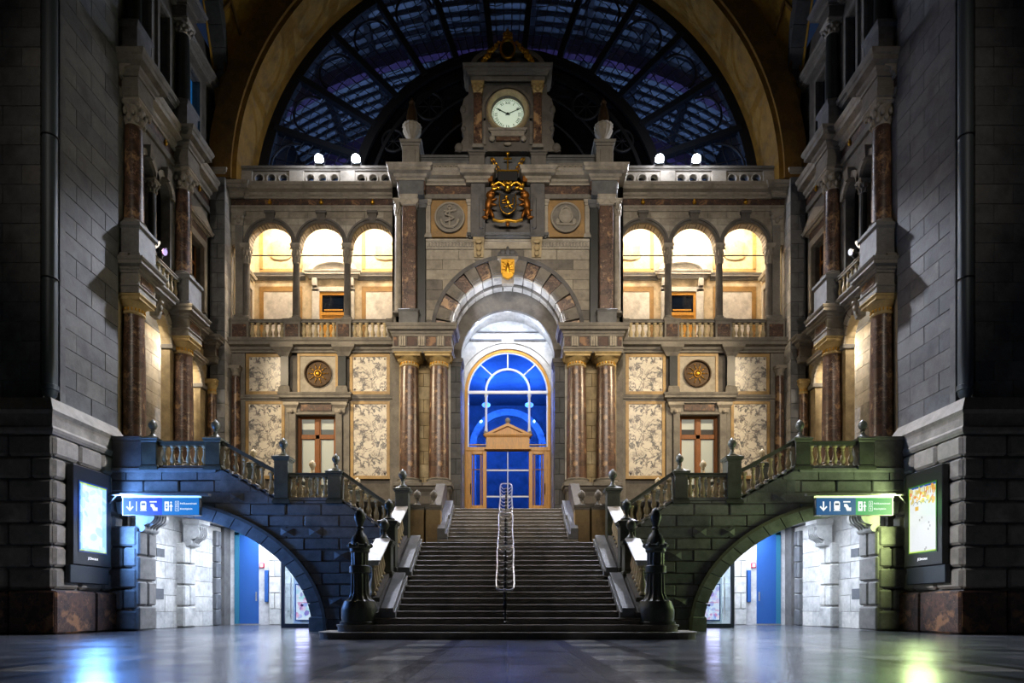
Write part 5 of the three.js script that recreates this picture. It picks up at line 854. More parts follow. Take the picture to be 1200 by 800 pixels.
  for (const k of [4, 9, 15, 22]) mk('arch_girder', ring(0, 8, 22.7, 23.4, h0, h1, -k - 0.4, -k, 26), MT.purple, sh);
  mk('shed_side', [box(-13.6, -13.2, 8, 34, -30, -0.6), box(13.2, 13.6, 8, 34, -30, -0.6), box(-13.6, 13.6, 8, 34, -30.4, -30)], MT.ironBlue, sh);
  for (const s of [-1, 1]) for (const z of [-4, -11]) { const t = thing('shed_lamp', `cold lamp in the dark train shed, ${z > -5 ? 'near' : 'far'} ${s < 0 ? 'left' : 'right'} one`, 'lamp', 'train shed lamps');
    mk('hood', lathe([[0.05, 0.25], [0.25, 0.05], [0.3, 0]], s * 6, 20.2, z, 16), MT.iron, t); mk('bulb', blob(s * 6, 20.55, z, 0.14, 0.14, 0.14), glow('#bcd0ff', 2, '#fff'), t); pointLamp(t, s * 6, 20.9, z, 0xc9d8f2, LIGHT.shed, 6); }
}

// ---------------------------------------------------------------- grand staircase
{
  facing(0);
  const st = thing('grand_staircase', 'broad central staircase with dark risers and pale treads', 'staircase');
  const plan = (pts, y0, y1) => { const g = extr(pts.map(p => [p[0], p[1]]), 0, y1 - y0); g.rotateX(-Math.PI / 2); g.translate(0, y0, 0); return planar(g); }; // outline (x, distance)
  const slab = (hw, d0, d1, y0, y1, r) => r ? plan([[-hw, d1], [-hw, d0 + r], ...arc(-hw + r, d0 + r, r, r, Math.PI, 1.5 * Math.PI, 8).slice(1), ...arc(hw - r, d0 + r, r, r, 1.5 * Math.PI, 2 * Math.PI, 8), [hw, d1]], y0, y1) : box(-hw, hw, y0, y1, -d1, -d0, 0.02);
  for (let k = 1; k <= 27; k++) {
    const d0 = stepD(k), d1 = k === 27 ? 25.9 : stepD(k + 1) + 0.12, y = k * R0, hw = k === 1 ? 4.5 : k === 2 ? 4.12 : k <= 16 ? 3.2 : k === 17 ? 3.5 : k < 27 ? 2.3 : 2.3, r = k === 1 ? 0.75 : k === 2 ? 0.6 : 0;
    const s = mk('step', slab(hw, d0, k < 3 ? 16.2 : d1, y - R0, y - 0.045, r), MT.step, st);
    mk('tread', slab(hw + (r ? 0.02 : 0), d0 - 0.03, k < 3 ? 16.2 : d1 - 0.1, y - 0.045, y, r), MT.step, s);
  }
  for (const s of [-1, 1]) {
    const side = s < 0 ? 'left' : 'right';
    flank(s, 2.75);
    const kerb = (u0, u1, h, v0, v1) => extr([[u0, pitch(u0) - 0.3], [u1, pitch(u1) - 0.3], [u1, pitch(u1) + h], [u0, pitch(u0) + h]], v0, v1);
    mk('kerb', [kerb(15.25, 17.11, 0.2, -0.3, 0), kerb(15.25, 17.11, 0.1, 0, 0.05)], MT.kerb, st);
    mk('kerb', [kerb(17.8, 20.04, 0.22, -0.3, 0), kerb(17.8, 20.04, 0.1, 0, 0.05)], MT.kerb, st);
    flank(s, 2.08);
    mk('kerb', [kerb(21.0, 22.3, 0.34, -0.25, 0), kerb(22.3, 23.77, 0.3, -0.25, 0.05), kerb(21.0, 23.77, 0.16, 0, 0.08)], MT.kerb, st);
    flank(s, 3.35);
    mk('cheek', extr([[15.2, 0], [20.2, 0], [20.2, L2 + 0.12], [20.04, L2 + 0.12], [17.8, L1 + R0 + 0.12], [17.5, L1 + 0.12], [17.11, L1 + 0.12], [15.2, pitch(15.2) + 0.12]], -0.3, 0.3), MT.trimDark, st);
    // balustrades beside the lower flights
    balustrade('stair_balustrade', `sloping balustrade on the ${side} of the lowest stair flight behind the great newel`, 15.72, 17.06, u => pitch(u) + 0.12, 1.02, 0, 6, { group: 'central stair balustrades', w: 0.36, railMat: MT.slab, plinthMat: MT.trimDark });
    balustrade('stair_balustrade', `sloping balustrade on the ${side} of the second stair flight`, 18.18, 20.1, u => pitch(u) + 0.12, 1.02, 0, 7, { group: 'central stair balustrades', w: 0.36, railMat: MT.slab, plinthMat: MT.trimDark });
    newel('newel_post', `green stone newel with ball finial on the ${side} of the first landing, front one`, 17.28, L1 + 0.1, 0, 0.42, 0.95, 0.95);
    newel('newel_post', `green stone newel with ball finial on the ${side} of the first landing, taller rear one`, 17.95, L1 + 0.25, 0, 0.42, 1.42, 0.98);
    // great fluted newel
    { const t = thing('great_newel', `tall fluted stone newel with pointed finial at the ${side} foot of the stairs`, 'newel post', 'great newels');
      const u = 15.35, v = -0.22, y = 2 * R0, L = (p, n = 24, f = 0, d = 0.06) => lathe(p, u, y, v, n, f, d);
      mk('base_drum', L([[0.47, 0], [0.47, 0.06], [0.43, 0.08], [0.44, 0.35], [0.42, 0.42], [0.39, 0.5], [0.37, 0.56]], 32), MT.green, t);
      mk('fluted_shaft', L([[0.36, 0.56], [0.28, 0.62], [0.225, 0.75], [0.215, 0.95], [0.21, 1.25]], 0, 14, 0.11), MT.green, t);
      mk('collar', L([[0.2, 1.22], [0.25, 1.25], [0.25, 1.4], [0.2, 1.43]], 28), MT.green, t);
      mk('upper_drum', L([[0.2, 1.42], [0.205, 1.75]], 0, 14, 0.08), MT.green, t);
      mk('cornice', [L([[0.2, 1.72], [0.24, 1.76], [0.24, 1.82], [0.28, 1.86], [0.28, 1.9], [0.2, 1.94]], 28), ...Array.from({ length: 8 }, (_, k) => blob(u + Math.cos(k * 0.785) * 0.27, y + 1.9, v + Math.sin(k * 0.785) * 0.27, 0.045, 0.06, 0.045, 0, 7))], MT.green, t);
      mk('dome', L([[0.22, 1.92], [0.21, 2.02], [0.16, 2.14], [0.09, 2.22], [0.075, 2.28]], 24), MT.green, t);
      mk('finial', L([[0.075, 2.28], [0.1, 2.32], [0.07, 2.36], [0.09, 2.44], [0.13, 2.54], [0.135, 2.62], [0.1, 2.72], [0.04, 2.8], [0, 2.82]], 20), MT.green, t); }
    // twin-pillar pedestals on the upper landing
    facing(21.3, s);
    { const t = thing('twin_pedestal', `pair of tan marble pillars with ball finials on the ${side} of the upper landing`, 'pedestal', 'twin pedestals');
      for (const u of [2.5, 3.06]) { const p = mk('pillar', box(u - 0.25, u + 0.25, L2, 4.05, -0.4, 0, 0.015), MT.pillar, t); mk('cap', loft(u - 0.25, u + 0.25, -0.4, 0, [...CORNICE(4.02, 0.16, 0.05)], [1, 1, 1, 1]), MT.trim, p); mk('base', loft(u - 0.25, u + 0.25, -0.4, 0, BASE(L2, 0.12, 0.03), [1, 1, 1, 1]), MT.trim, p); mk('finial', lathe(finialProf(0.92), u, 4.16, -0.2, 16), MT.trim, t); }
      mk('rear_block', box(2.3, 3.2, L2, 4.02, -0.75, -0.4), MT.trimDark, t); }
    flank(s, 2.2);
    mk('upper_cheek', [extr([[21.7, L2], [24.3, L2], [24.3, L3 + 0.9], [23.6, L3 + 0.9], [21.7, L2 + 1.3]], -0.45, -0.12)], MT.trimDark, st);
    facing(0, s); { const f = mk(`trim_floor_${side}`, box(2.36, 9.0, 4.32, L3, -28, -22.6), MT.trimDark, scene); f.userData.kind = 'structure'; }
  }
  facing(0); mk('trim_floor_centre', box(-2.0, 2.0, L3 - 0.3, L3, -29.3, -25.8), MT.trimDark, scene).userData.kind = 'structure';
  // central handrail of steel tube
  { const t = thing('centre_handrail', 'twin steel handrail running up the middle of the stairs', 'handrail');
    const X = -0.06, w = 0.2, H = 0.9, seg = [[14.75, 17.15], [17.2, 20.1], [20.15, 20.85], [20.9, 23.7]];
    for (const [a, b] of seg) {
      const pts = []; const P = (x, d, dy = 0) => [X + x, pitch(d) + H + dy, -d];
      pts.push(P(-w, b), P(-w, (a + b) / 2), P(-w, a + 0.12), P(-w * 0.8, a + 0.02, -0.03), P(0, a, -0.04), P(w * 0.8, a + 0.02, -0.03), P(w, a + 0.12), P(w, (a + b) / 2), P(w, b), P(w * 0.8, b + 0.06, 0.03), P(0, b + 0.08, 0.03), P(-w * 0.8, b + 0.06, 0.03));
      mk('rail_loop', tube(pts, 0.022, 90, 8, true), MT.steel, t);
      for (let d = a + 0.2; d < b; d += 0.36) {
        mk('post', [rod([X, pitch(d) - 0.02, -d], [X, pitch(d) + H - 0.1, -d], 0.022), lathe([[0.02, 0], [0.05, 0.06], [0.06, 0.12], [0.03, 0.2], [0.05, 0.26], [0.02, 0.32]], X, pitch(d) + 0.3, -d, 10), lathe([[0.05, 0], [0.05, 0.03], [0.02, 0.05]], X, pitch(d), -d, 10)], MT.iron, t);
        mk('cross_bow', tube([[X - w, pitch(d) + H - 0.02, -d], [X - w * 0.5, pitch(d) + H - 0.12, -d], [X, pitch(d) + H - 0.1, -d], [X + w * 0.5, pitch(d) + H - 0.12, -d], [X + w, pitch(d) + H - 0.02, -d]], 0.014, 14, 6), MT.steel, t);
      }
    } }
}

// ---------------------------------------------------------------- side flights on their arched stone walls
const fl = u => u < 3.5 ? L2 + 0.1 : u < 5.3 ? lerp(L2 + 0.1, MID, (u - 3.5) / 1.8) : u < 7.35 ? MID : u < 9.2 ? lerp(MID, GAL, (u - 7.35) / 1.85) : GAL;
const EC = 11.5, EA = 5.29, EB = 3.77, ET = 0.43;
for (const s of [-1, 1]) {
  const side = s < 0 ? 'left' : 'right';
  facing(20.2, s);
  const w = struct(`wall_stair_${side}`, `rusticated stone wall with a wide arch under the ${side} side stair`);
  const lo = x => { const t = (x - EC) / (EA + ET); return t > -1 && t < 1 ? (EB + ET) * Math.sqrt(1 - t * t) : 0; };
  courses(w, 3.65, 12.7, 0, GAL, -0.8, 0, 0.369, 1.12, MT.stair, { lo: x => lo(x) + (x > 5.7 ? 0.02 : 0), hi: x => fl(x) - 0.02, bevel: 0.035, gap: 0.03, jitter: 0.03 });
  mk('backing', extr([[3.65, 0], [EC - EA - ET, 0], ...arc(EC, 0, EA + ET, EB + ET, Math.PI, Math.PI * 0.47, 24), [12.7, EB + ET], [12.7, GAL - 0.05], [9.2, GAL - 0.05], [7.35, MID - 0.05], [5.3, MID - 0.05], [3.65, L2]], -0.8, -0.05), MT.trimDark, w);
  for (let k = 0; k < 15; k++) { const a0 = Math.PI - k * 0.116, a1 = a0 - 0.116; mk('voussoir', ellRing(EC, 0, EA, EB, ET - 0.05, a1 + 0.003, a0 - 0.003, -0.82, 0.03, 4), pick(MT.stair), w); }
  mk('arch_moulding', ellRing(EC, 0, EA + ET - 0.06, EB + ET - 0.06, 0.1, Math.PI * 0.47, Math.PI, -0.1, 0.09, 40), MT.trimDark, w);
  mk('arch_foot', loft(EC - EA - ET, EC - EA + 0.05, -0.85, 0.04, [[0.04, 0], [0.04, 0.42], [0, 0.46]], [1, 1, 1, 1]), MT.stair[2], w);
  // diamond studs on alternate blocks
  for (const [u, y] of [[4.7, 1.66], [5.3, 2.4], [7.0, 3.14], [4.2, 2.4], [4.5, 0.92], [5.5, 0.92], [6.1, 3.14], [8.6, 4.25]]) mk('diamond_boss', poly([[V(u - 0.22, y - 0.13, 0.01), V(u + 0.22, y - 0.13, 0.01), V(u, y, 0.1)], [V(u + 0.22, y - 0.13, 0.01), V(u + 0.22, y + 0.13, 0.01), V(u, y, 0.1)], [V(u + 0.22, y + 0.13, 0.01), V(u - 0.22, y + 0.13, 0.01), V(u, y, 0.1)], [V(u - 0.22, y + 0.13, 0.01), V(u - 0.22, y - 0.13, 0.01), V(u, y, 0.1)]]), MT.stair[0], w);
  // steps of the side flights
  { const t = thing('side_stair', `side stair climbing outwards on the ${side} from the upper landing`, 'staircase', 'side stairs');
    for (let k = 0; k < 8; k++) mk('step', box(3.5 + k * 0.225, k === 7 ? 7.4 : 4.3 + k * 0.225, L2 + k * 0.168, L2 + (k + 1) * 0.168, -2.0, -0.3, 0.01), MT.trimDark, t);
    for (let k = 0; k < 6; k++) mk('step', box(7.35 + k * 0.31, 8.2 + k * 0.31, MID + k * 0.168, MID + (k + 1) * 0.168, -2.0, -0.3, 0.01), MT.trimDark, t); }
  const o = { group: 'side stair balustrades', w: 0.28, plinthMat: MT.stair[0], railMat: MT.green };
  const st5 = (u0, y0, t, r, n) => u => y0 + Math.min(n, Math.floor((u - u0) / t) + 1) * r;
  balustrade('side_balustrade', `sloping pale balustrade on the ${side} side stair's lower flight`, 3.6, 5.28, u => fl(u) + 0.02, 0.95, -0.15, 7, { ...o, plinth: 0.06, step: u => fl(u) + 0.08, bh: 0.7 });
  balustrade('side_balustrade', `level pale balustrade at the ${side} side stair's middle landing`, 5.74, 6.95, () => MID, 0.88, -0.15, 6, o);
  balustrade('side_balustrade', `sloping pale balustrade on the ${side} side stair's upper flight`, 7.42, 9.12, u => fl(u) + 0.02, 0.95, -0.15, 6, { ...o, plinth: 0.06, step: u => fl(u) + 0.08, bh: 0.7 });
  balustrade('side_balustrade', `level pale balustrade at the top of the ${side} side stair`, 9.58, 11.1, () => GAL, 0.88, -0.15, 6, o);
  for (let k = 0; k < 6; k++) mk('stepped_plinth', box(7.4 + k * 0.29, 7.4 + (k + 1) * 0.29, MID - 0.1, fl(7.4 + (k + 0.6) * 0.29) + 0.08, -0.29, -0.01, 0.01), MT.stair[1], w);
  newel('newel_post', `green stone newel with ball finial at the foot of the ${side} side stair`, 3.36, L2, -0.15, 0.42, 1.72, 0.98);
  newel('newel_post', `low green newel with ball finial at the inner end of the ${side} middle landing`, 5.5, MID - 0.1, -0.15, 0.42, 1.02, 0.9);
  newel('newel_post', `tall green newel with ball finial at the outer end of the ${side} middle landing`, 7.18, MID - 0.1, -0.15, 0.45, 1.48, 0.98);
  newel('newel_post', `dark newel with ball finial at the top of the ${side} side stair`, 9.35, GAL - 0.05, -0.15, 0.46, 1.0, 0.98);
  newel('newel_post', `dark newel with ball finial nearest the ${side} pier`, 11.36, GAL - 0.05, -0.15, 0.46, 1.0, 0.98);
  const ped = mk('end_pedestal', [box(11.62, 12.56, GAL, 6.05, -0.7, 0.02, 0.02), loft(11.62, 12.56, -0.7, 0.02, CORNICE(6.05, 0.12, 0.06))], MT.shade, w);
  mk('string_ledge', loft(9.3, 12.6, -0.1, 0.02, [[0.02, GAL - 0.12], [0.06, GAL - 0.08], [0.06, GAL]]), MT.stair[0], w);
  // rear balustrade of the side stair
  facing(22.3, s);
  balustrade('rear_balustrade', `rear balustrade of the ${side} side stair's lower flight`, 3.7, 5.1, u => fl(u), 0.95, 0, 5, { ...o, mat: MT.balus });
  balustrade('rear_balustrade', `rear balustrade along the ${side} middle landing`, 5.45, 6.68, () => MID, 0.88, 0, 5, o);
  balustrade('rear_balustrade', `rear balustrade of the ${side} side stair's upper flight`, 7.02, 8.75, u => fl(u), 0.95, 0, 6, o);
  newel('rear_newel', `small pale ball finial on the rear newel of the ${side} lower flight`, 5.27, MID - 0.2, 0, 0.34, 0.86, 0.75, { fin: MT.balus }, 'rear newels');
  newel('rear_newel', `small pale ball finial on the rear newel of the ${side} middle landing`, 6.85, MID - 0.1, 0, 0.34, 1.3, 0.85, { fin: MT.balus }, 'rear newels');
  newel('rear_newel', `small pale ball finial on the rear newel of the ${side} upper flight`, 8.92, GAL - 0.1, 0, 0.34, 0.72, 0.8, { fin: MT.balus }, 'rear newels');
}

// ---------------------------------------------------------------- passages under the side stairs
for (const s of [-1, 1]) {
  const side = s < 0 ? 'left' : 'right';
  const p = struct(`wall_passage_${side}`, `bright stone passage under the ${side} side stair`);
  facing(20.2, s);
  courses(p, 11.75, 12.7, 0, 3.35, -0.9, 0.06, 0.67, 1.0, MT.base, { bevel: 0.06, gap: 0.04, name: 'jamb_block' });
  flank(s, 11.75);
  courses(p, 20.16, 21.2, 0, 3.2, -0.2, 0.06, 0.8, 1.1, MT.base, { bevel: 0.05, gap: 0.04, name: 'jamb_block' });
  const consoleAt = (u0, u1, X, y, mat, label) => {            // big scrolled bracket growing towards the middle
    const keep = FR.clone();
    const t = thing('scroll_bracket', label, 'bracket', 'scroll brackets');
    facing((u0 + u1) / 2, s); const h = (u1 - u0) / 2;
    mk('body', extr([[X + 0.1, y - 0.75], [X - 0.05, y - 0.7], [X - 0.08, y - 0.5], [X - 0.3, y - 0.4], [X - 0.45, y - 0.15], [X - 0.45, y + 0.1], [X + 0.1, y + 0.1]], -h, h), mat, t);
    mk('roll', [[X - 0.27, y - 0.18, 0.24], [X - 0.08, y - 0.55, 0.13]].map(([a, b, r]) => { const g = new THREE.CylinderGeometry(r, r, 2 * h + 0.06, 20); g.rotateX(Math.PI / 2); g.translate(a, b, 0); return planar(g); }), mat, t);
    mk('fluting', [-0.6, -0.2, 0.2, 0.6].map(q => tube([[X - 0.1, y - 0.68, q * h], [X - 0.24, y - 0.5, q * h], [X - 0.5, y - 0.25, q * h], [X - 0.5, y + 0.05, q * h]], 0.035, 12, 6)), mat, t);
    mk('abacus', loft(X - 0.45, X + 0.1, -h, h, [[0, y + 0.08], [0.08, y + 0.16], [0.08, y + 0.3]], [1, 0, 1, 1]), mat, t);
    setFrame(keep);
  };
  consoleAt(20.3, 21.1, 11.78, 3.85, MT.white[2], `pale scrolled stone bracket under the ${side} arch at the front`);
  flank(s, 12.35);
  mk('side_core', box(21, 30, 0, 4.6, -0.6, -0.2), MT.trimDark, p);
  courses(p, 21.2, 29.2, 0, 4.2, -0.25, 0, 0.6, 1.15, MT.white, { gap: 0.012, bevel: 0.008 });
  courses(p, 23.7, 24.6, 0, 3.2, -0.1, 0.3, 0.8, 0.9, MT.white, { gap: 0.03, bevel: 0.05, name: 'pilaster_block' });
  courses(p, 26.6, 27.1, 0, 4.0, -0.1, 0.16, 0.66, 0.5, MT.blue, { gap: 0.03, bevel: 0.03, name: 'pilaster_block' });
  consoleAt(23.8, 24.5, 12.05, 3.75, MT.white[1], `pale scrolled stone bracket inside the ${side} passage`);
  flank(s, 12.35);
  mk('mosaic_plate', [box(22.35, 22.85, 2.55, 2.85, 0, 0.015), box(22.3, 22.8, 1.05, 1.42, 0, 0.015)], MT.blue[1], p);
  facing(28.0, s);
  courses(p, 5.5, 9.95, 0, 4.2, -0.1, 0, 0.6, 1.1, MT.white, { gap: 0.012, bevel: 0.008 });
  courses(p, 9.95, 10.45, 0, 4.2, -0.1, 0.2, 0.7, 0.6, MT.white, { gap: 0.02, bevel: 0.02, name: 'pilaster_block' });
  mk('white_panel', box(10.45, 10.95, 0, 4.2, -0.1, 0.02), MT.slab, p);
  mk('end_panel', box(12.0, 12.3, 0, 4.2, -0.1, 0.03), MT.slab, p);
  { const d = struct(`door_${s < 0 ? 4 : 5}`, `tall blue service door at the back of the ${side} passage`);
    mk('leaf', box(10.95, 11.8, 0.05, 3.95, -0.05, 0.05, 0.01), MT.navy, d); mk('frame', [box(11.8, 12.0, 0, 4.05, -0.05, 0.08), box(10.9, 12.0, 3.95, 4.1, -0.05, 0.08)], MT.teal, d); mk('threshold', box(10.9, 12.0, 0, 0.05, -0.05, 0.12), MT.steel, d); mk('handle', [rod([11.05, 1.1, 0.1], [11.05, 1.4, 0.1], 0.02), box(11.02, 11.08, 1.05, 1.45, 0.05, 0.07)], MT.steel, d); }
  { const t = thing('alarm_box', `small red alarm box on the white panel of the ${side} passage`, 'alarm box', 'alarm boxes'); mk('case', box(10.7, 10.9, 2.5, 2.72, 0.02, 0.1, 0.015), plain('#c22233', 0.4), t); mk('window', box(10.74, 10.86, 2.54, 2.68, 0.1, 0.105), MT.frameWhite, t); }
  { const t = mk('wall_cabinet', [box(10.5, 10.66, 1.0, 2.4, 0.02, 0.16, 0.02)], MT.navy, scene); t.userData = { label: `narrow dark blue wall cabinet in the ${side} passage`, category: 'cabinet', group: 'wall cabinets' }; }
  mk('passage_ceiling', box(3.65, 12.8, 4.25, 4.31, -0.05, 7.0), MT.white[1], p);
  flank(s, 6.0);
  mk('inner_wall', box(21, 29, 0, 4.3, -0.3, 0), MT.white[0], p); courses(p, 21, 29, 0, 4.25, -0.5, -0.3, 0.7, 1.3, MT.white, { gap: 0.012, bevel: 0.008 });
  // glazed booth with a display
  facing(23.6, s);
  { const t = thing('glass_booth', `dark framed glass screen just inside the ${side} arch foot`, 'glass screen', 'glass booths');
    mk('frame', [box(8.28, 8.4, 0, 3.1, -0.06, 0.06, 0.01), box(6.35, 6.45, 0, 3.1, -0.06, 0.06, 0.01), box(6.45, 8.28, 0.0, 0.16, -0.08, 0.08, 0.01), box(6.45, 8.28, 3.0, 3.1, -0.06, 0.06, 0.01)], MT.ironBlue, t);
    mk('pane', box(6.45, 8.28, 0.16, 3.0, -0.01, 0.0), MT.glassClear, t);
    mk('pull_bar', [rod([8.02, 0.35, 0.08], [8.02, 1.9, 0.08], 0.02), rod([8.02, 0.45, 0], [8.02, 0.45, 0.08], 0.015), rod([8.02, 1.8, 0], [8.02, 1.8, 0.08], 0.015)], MT.steel, t); }
  { const t = thing('display_screen', `lit information display with pink and blue picture behind the ${side} glass screen`, 'display', 'information displays');
    facing(24.3, s);
    mk('cabinet', box(7.35, 8.2, 0.05, 1.95, -0.2, 0, 0.02), MT.frameWhite, t); mk('bezel', box(7.42, 8.12, 0.25, 1.66, 0, 0.02), MT.navy, t);
    const cv = document.createElement('canvas'); cv.width = 128; cv.height = 256; const x = cv.getContext('2d'); const r = mulberry(s < 0 ? 3 : 9);
    x.fillStyle = '#e8f0ff'; x.fillRect(0, 0, 128, 256); const cols = ['#b9d8ff', '#f3c4e4', '#c9b8ff', '#9fe0e6', '#ffd6e8', '#7e8fe8', '#d86aa8', '#6b4bb5'];
    for (let k = 0; k < 46; k++) { x.fillStyle = cols[Math.floor(r() * cols.length)]; x.globalAlpha = 0.35 + r() * 0.3; x.beginPath(); x.ellipse(r() * 128, r() * 256, 6 + r() * 20, 5 + r() * 16, r() * 3, 0, 7); x.fill(); }
    x.globalAlpha = 1; x.fillStyle = '#d86a9c'; x.fillRect(10, 128, 108, 4); x.fillStyle = '#33245c'; x.beginPath(); x.ellipse(46, 150, 12, 9, 0, 0, 7); x.fill();
    const ct = new THREE.CanvasTexture(cv); ct.colorSpace = THREE.SRGBColorSpace;
    const m = new THREE.Mesh(new THREE.PlaneGeometry(0.62, 1.33), new THREE.MeshStandardMaterial({ color: '#222222', emissive: '#ffffff', emissiveMap: ct, emissiveIntensity: 1.1, roughness: 0.3 })); m.name = 'screen'; m.position.copy(at(7.77, 0.955, 0.025)); t.add(m);
    areaLamp(at(7.77, 0.955, 0.06), at(7.77, 0.955, 2), 0.62, 1.33, 0xdcd0ff, LIGHT.sign); }
  // ceiling panels
  facing(0, s);
  [[22.2, 'front'], [25.2, 'middle'], [27.2, 'rear']].forEach(([d, n]) => { const t = thing('ceiling_panel', `cool white ceiling panel in the ${side} passage, ${n} one`, 'ceiling light', 'passage ceiling panels');
    mk('frame', box(7.6, 11.4, 4.2, 4.26, -d - 0.4, -d + 0.4, 0.01), MT.steel, t); mk('diffuser', box(7.66, 11.34, 4.185, 4.2, -d - 0.34, -d + 0.34), glow('#eaf1ff', 2.5, '#fff'), t);
    areaLamp(at(9.5, 4.17, -d), at(9.5, 0, -d), 3.6, 0.66, 0xd6e4ff, LIGHT.passage); });
}

// ---------------------------------------------------------------- advertising displays and direction signs
for (const s of [-1, 1]) {
  const side = s < 0 ? 'left' : 'right';
  flank(s, 12.56);
  const t = thing('advertising_display', `tall black advertising display with ${s < 0 ? 'a white and blue' : 'a white, orange and green'} screen on the ${side} pier`, 'advertising display');
  mk('housing', [box(18.08, 19.82, 1.98, 4.85, 0, 0.2, 0.02)], MT.black, t); mk('lower_box', box(18.02, 19.78, 1.45, 1.98, 0, 0.16, 0.02), plain('#16202a', 0.4), t);
  mk('screen_recess', [box(18.3, 18.34, 2.36, 4.42, 0.2, 0.215), box(19.56, 19.6, 2.36, 4.42, 0.2, 0.215), box(18.34, 19.56, 2.36, 2.4, 0.2, 0.215), box(18.34, 19.56, 4.38, 4.42, 0.2, 0.215)], s < 0 ? plain('#1a3f8a', 0.3) : plain('#2e6a1c', 0.3), t);
  const cv = document.createElement('canvas'); cv.width = 256; cv.height = 432; const x = cv.getContext('2d'), r = mulberry(21 + s);
  if (s < 0) {
    x.fillStyle = '#a9e0ee'; x.fillRect(0, 0, 256, 432); x.fillStyle = '#e7f1f2'; x.fillRect(26, 16, 190, 400); x.fillStyle = '#3c8df0'; x.fillRect(0, 0, 10, 432); x.fillStyle = '#b7d94a'; x.fillRect(0, 0, 256, 8); x.fillRect(0, 426, 256, 6);
    for (let k = 0; k < 30; k++) { x.fillStyle = ['#bfe9f4', '#f4f6f3', '#9fd4ea', '#d9eef2'][k % 4]; x.globalAlpha = 0.5; x.beginPath(); x.ellipse(r() * 256, r() * 432, 10 + r() * 40, 8 + r() * 26, r() * 3, 0, 7); x.fill(); }
  } else {
    x.fillStyle = '#dfe3e6'; x.fillRect(0, 0, 256, 432); x.fillStyle = '#33509c'; x.fillRect(0, 0, 256, 12);
    const c = ['#f0c93a', '#f2a93a', '#e9e06a', '#e0703a', '#cfd8c0', '#c9b060', '#e8e8e0'];
    for (let k = 0; k < 70; k++) { x.fillStyle = c[Math.floor(r() * c.length)]; x.globalAlpha = 0.75; x.beginPath(); x.ellipse(r() * 256, 20 + r() * r() * 130, 6 + r() * 24, 4 + r() * 14, r() * 3, 0, 7); x.fill(); }
    x.globalAlpha = 1; x.strokeStyle = '#b9783a'; x.lineWidth = 5; for (let k = 0; k < 6; k++) { x.beginPath(); x.moveTo(150 + k * 18, 14); x.lineTo(156 + k * 17, 60); x.stroke(); }
    x.strokeStyle = '#8f8f8a'; x.lineWidth = 4; for (let k = 0; k < 5; k++) { x.beginPath(); x.moveTo(40 + k * 40, 120); x.quadraticCurveTo(60 + k * 36, 80, 90 + k * 34, 116); x.stroke(); }
    x.fillStyle = '#d9a94a'; x.fillRect(60, 130, 34, 26); x.fillStyle = '#a8a8a8'; for (const [a, b] of [[120, 200], [98, 214], [186, 240], [196, 262], [180, 282], [150, 410], [160, 400]]) x.fillRect(a, b, 12, 14);
    x.fillStyle = '#b7d94a'; x.fillRect(0, 424, 256, 8); x.fillRect(0, 0, 6, 432); 
  }
  x.globalAlpha = 1;
  const ct = new THREE.CanvasTexture(cv); ct.colorSpace = THREE.SRGBColorSpace;
  const face = (name, u, y, v, w, h, mat) => { const m = new THREE.Mesh(new THREE.PlaneGeometry(w, h), mat); m.name = name; m.position.copy(at(u, y, v)); m.rotation.y = -s * Math.PI / 2; t.add(m); return m; };
  face('screen', 18.95, 3.39, 0.21, 1.22, 1.98, new THREE.MeshStandardMaterial({ color: '#111111', emissive: '#ffffff', emissiveMap: ct, emissiveIntensity: 1.0, roughness: 0.25 }));
  const lv = document.createElement('canvas'); lv.width = 256; lv.height = 64; const l = lv.getContext('2d'); l.fillStyle = '#0b0c0e'; l.fillRect(0, 0, 256, 64); l.fillStyle = '#f2f2f2'; l.font = 'bold 46px sans-serif'; l.textAlign = 'center'; l.textBaseline = 'middle'; l.fillText('JCDecaux', 128, 34);
  const lt = new THREE.CanvasTexture(lv); lt.colorSpace = THREE.SRGBColorSpace;
  face('maker_plate', 18.95, 2.2, 0.203, 0.56, 0.14, new THREE.MeshStandardMaterial({ color: '#ffffff', map: lt, emissive: '#ffffff', emissiveMap: lt, emissiveIntensity: 0.7, roughness: 0.4 }));
  areaLamp(at(18.95, 3.39, 0.26), at(18.95, 3.39, 3), 1.22, 1.98, s < 0 ? 0x6aa2ff : 0xb8d08c, s < 0 ? LIGHT.posterLeft : LIGHT.posterRight);
  // hanging direction sign with icons
  facing(19.75);
  const xc = s * 10.74, sg = thing('direction_sign', `${s < 0 ? 'blue' : 'blue and green'} lit direction sign with arrow and train symbol under the ${side} stair`, 'sign');
  mk('case', box(xc - 1.21, xc + 1.21, 3.6, 4.16, -0.1, 0.06, 0.015), MT.steel, sg);
  mk('light_bar', box(s < 0 ? -12.0 : 9.24, s < 0 ? -9.24 : 12.0, 4.2, 4.28, -0.06, 0.1, 0.01), MT.steel, sg);
  mk('light_strip', box(xc - 1.2, xc + 1.2, 4.15, 4.2, -0.05, 0.09), glow(s < 0 ? '#8fc8ff' : '#d8f59a', 1.3, '#fff'), sg);
  mk('wall_arm', [rod([s * 11.9, 4.24, 0], [s * 12.6, 4.24, 0], 0.03), rod([s * 12.5, 3.85, 0], [s * 12.15, 4.22, 0], 0.02)], MT.steel, sg);
  const sv = document.createElement('canvas'); sv.width = 1024; sv.height = 232; const c = sv.getContext('2d');
  c.fillStyle = s < 0 ? '#1f35d6' : '#0f4d86'; c.fillRect(0, 0, 1024, 232); c.fillStyle = s < 0 ? '#1270c4' : '#17995a'; c.fillRect(528, 0, 496, 232);
  c.fillStyle = '#f6fbff'; c.strokeStyle = '#f6fbff'; c.lineWidth = 20; c.lineCap = 'butt';
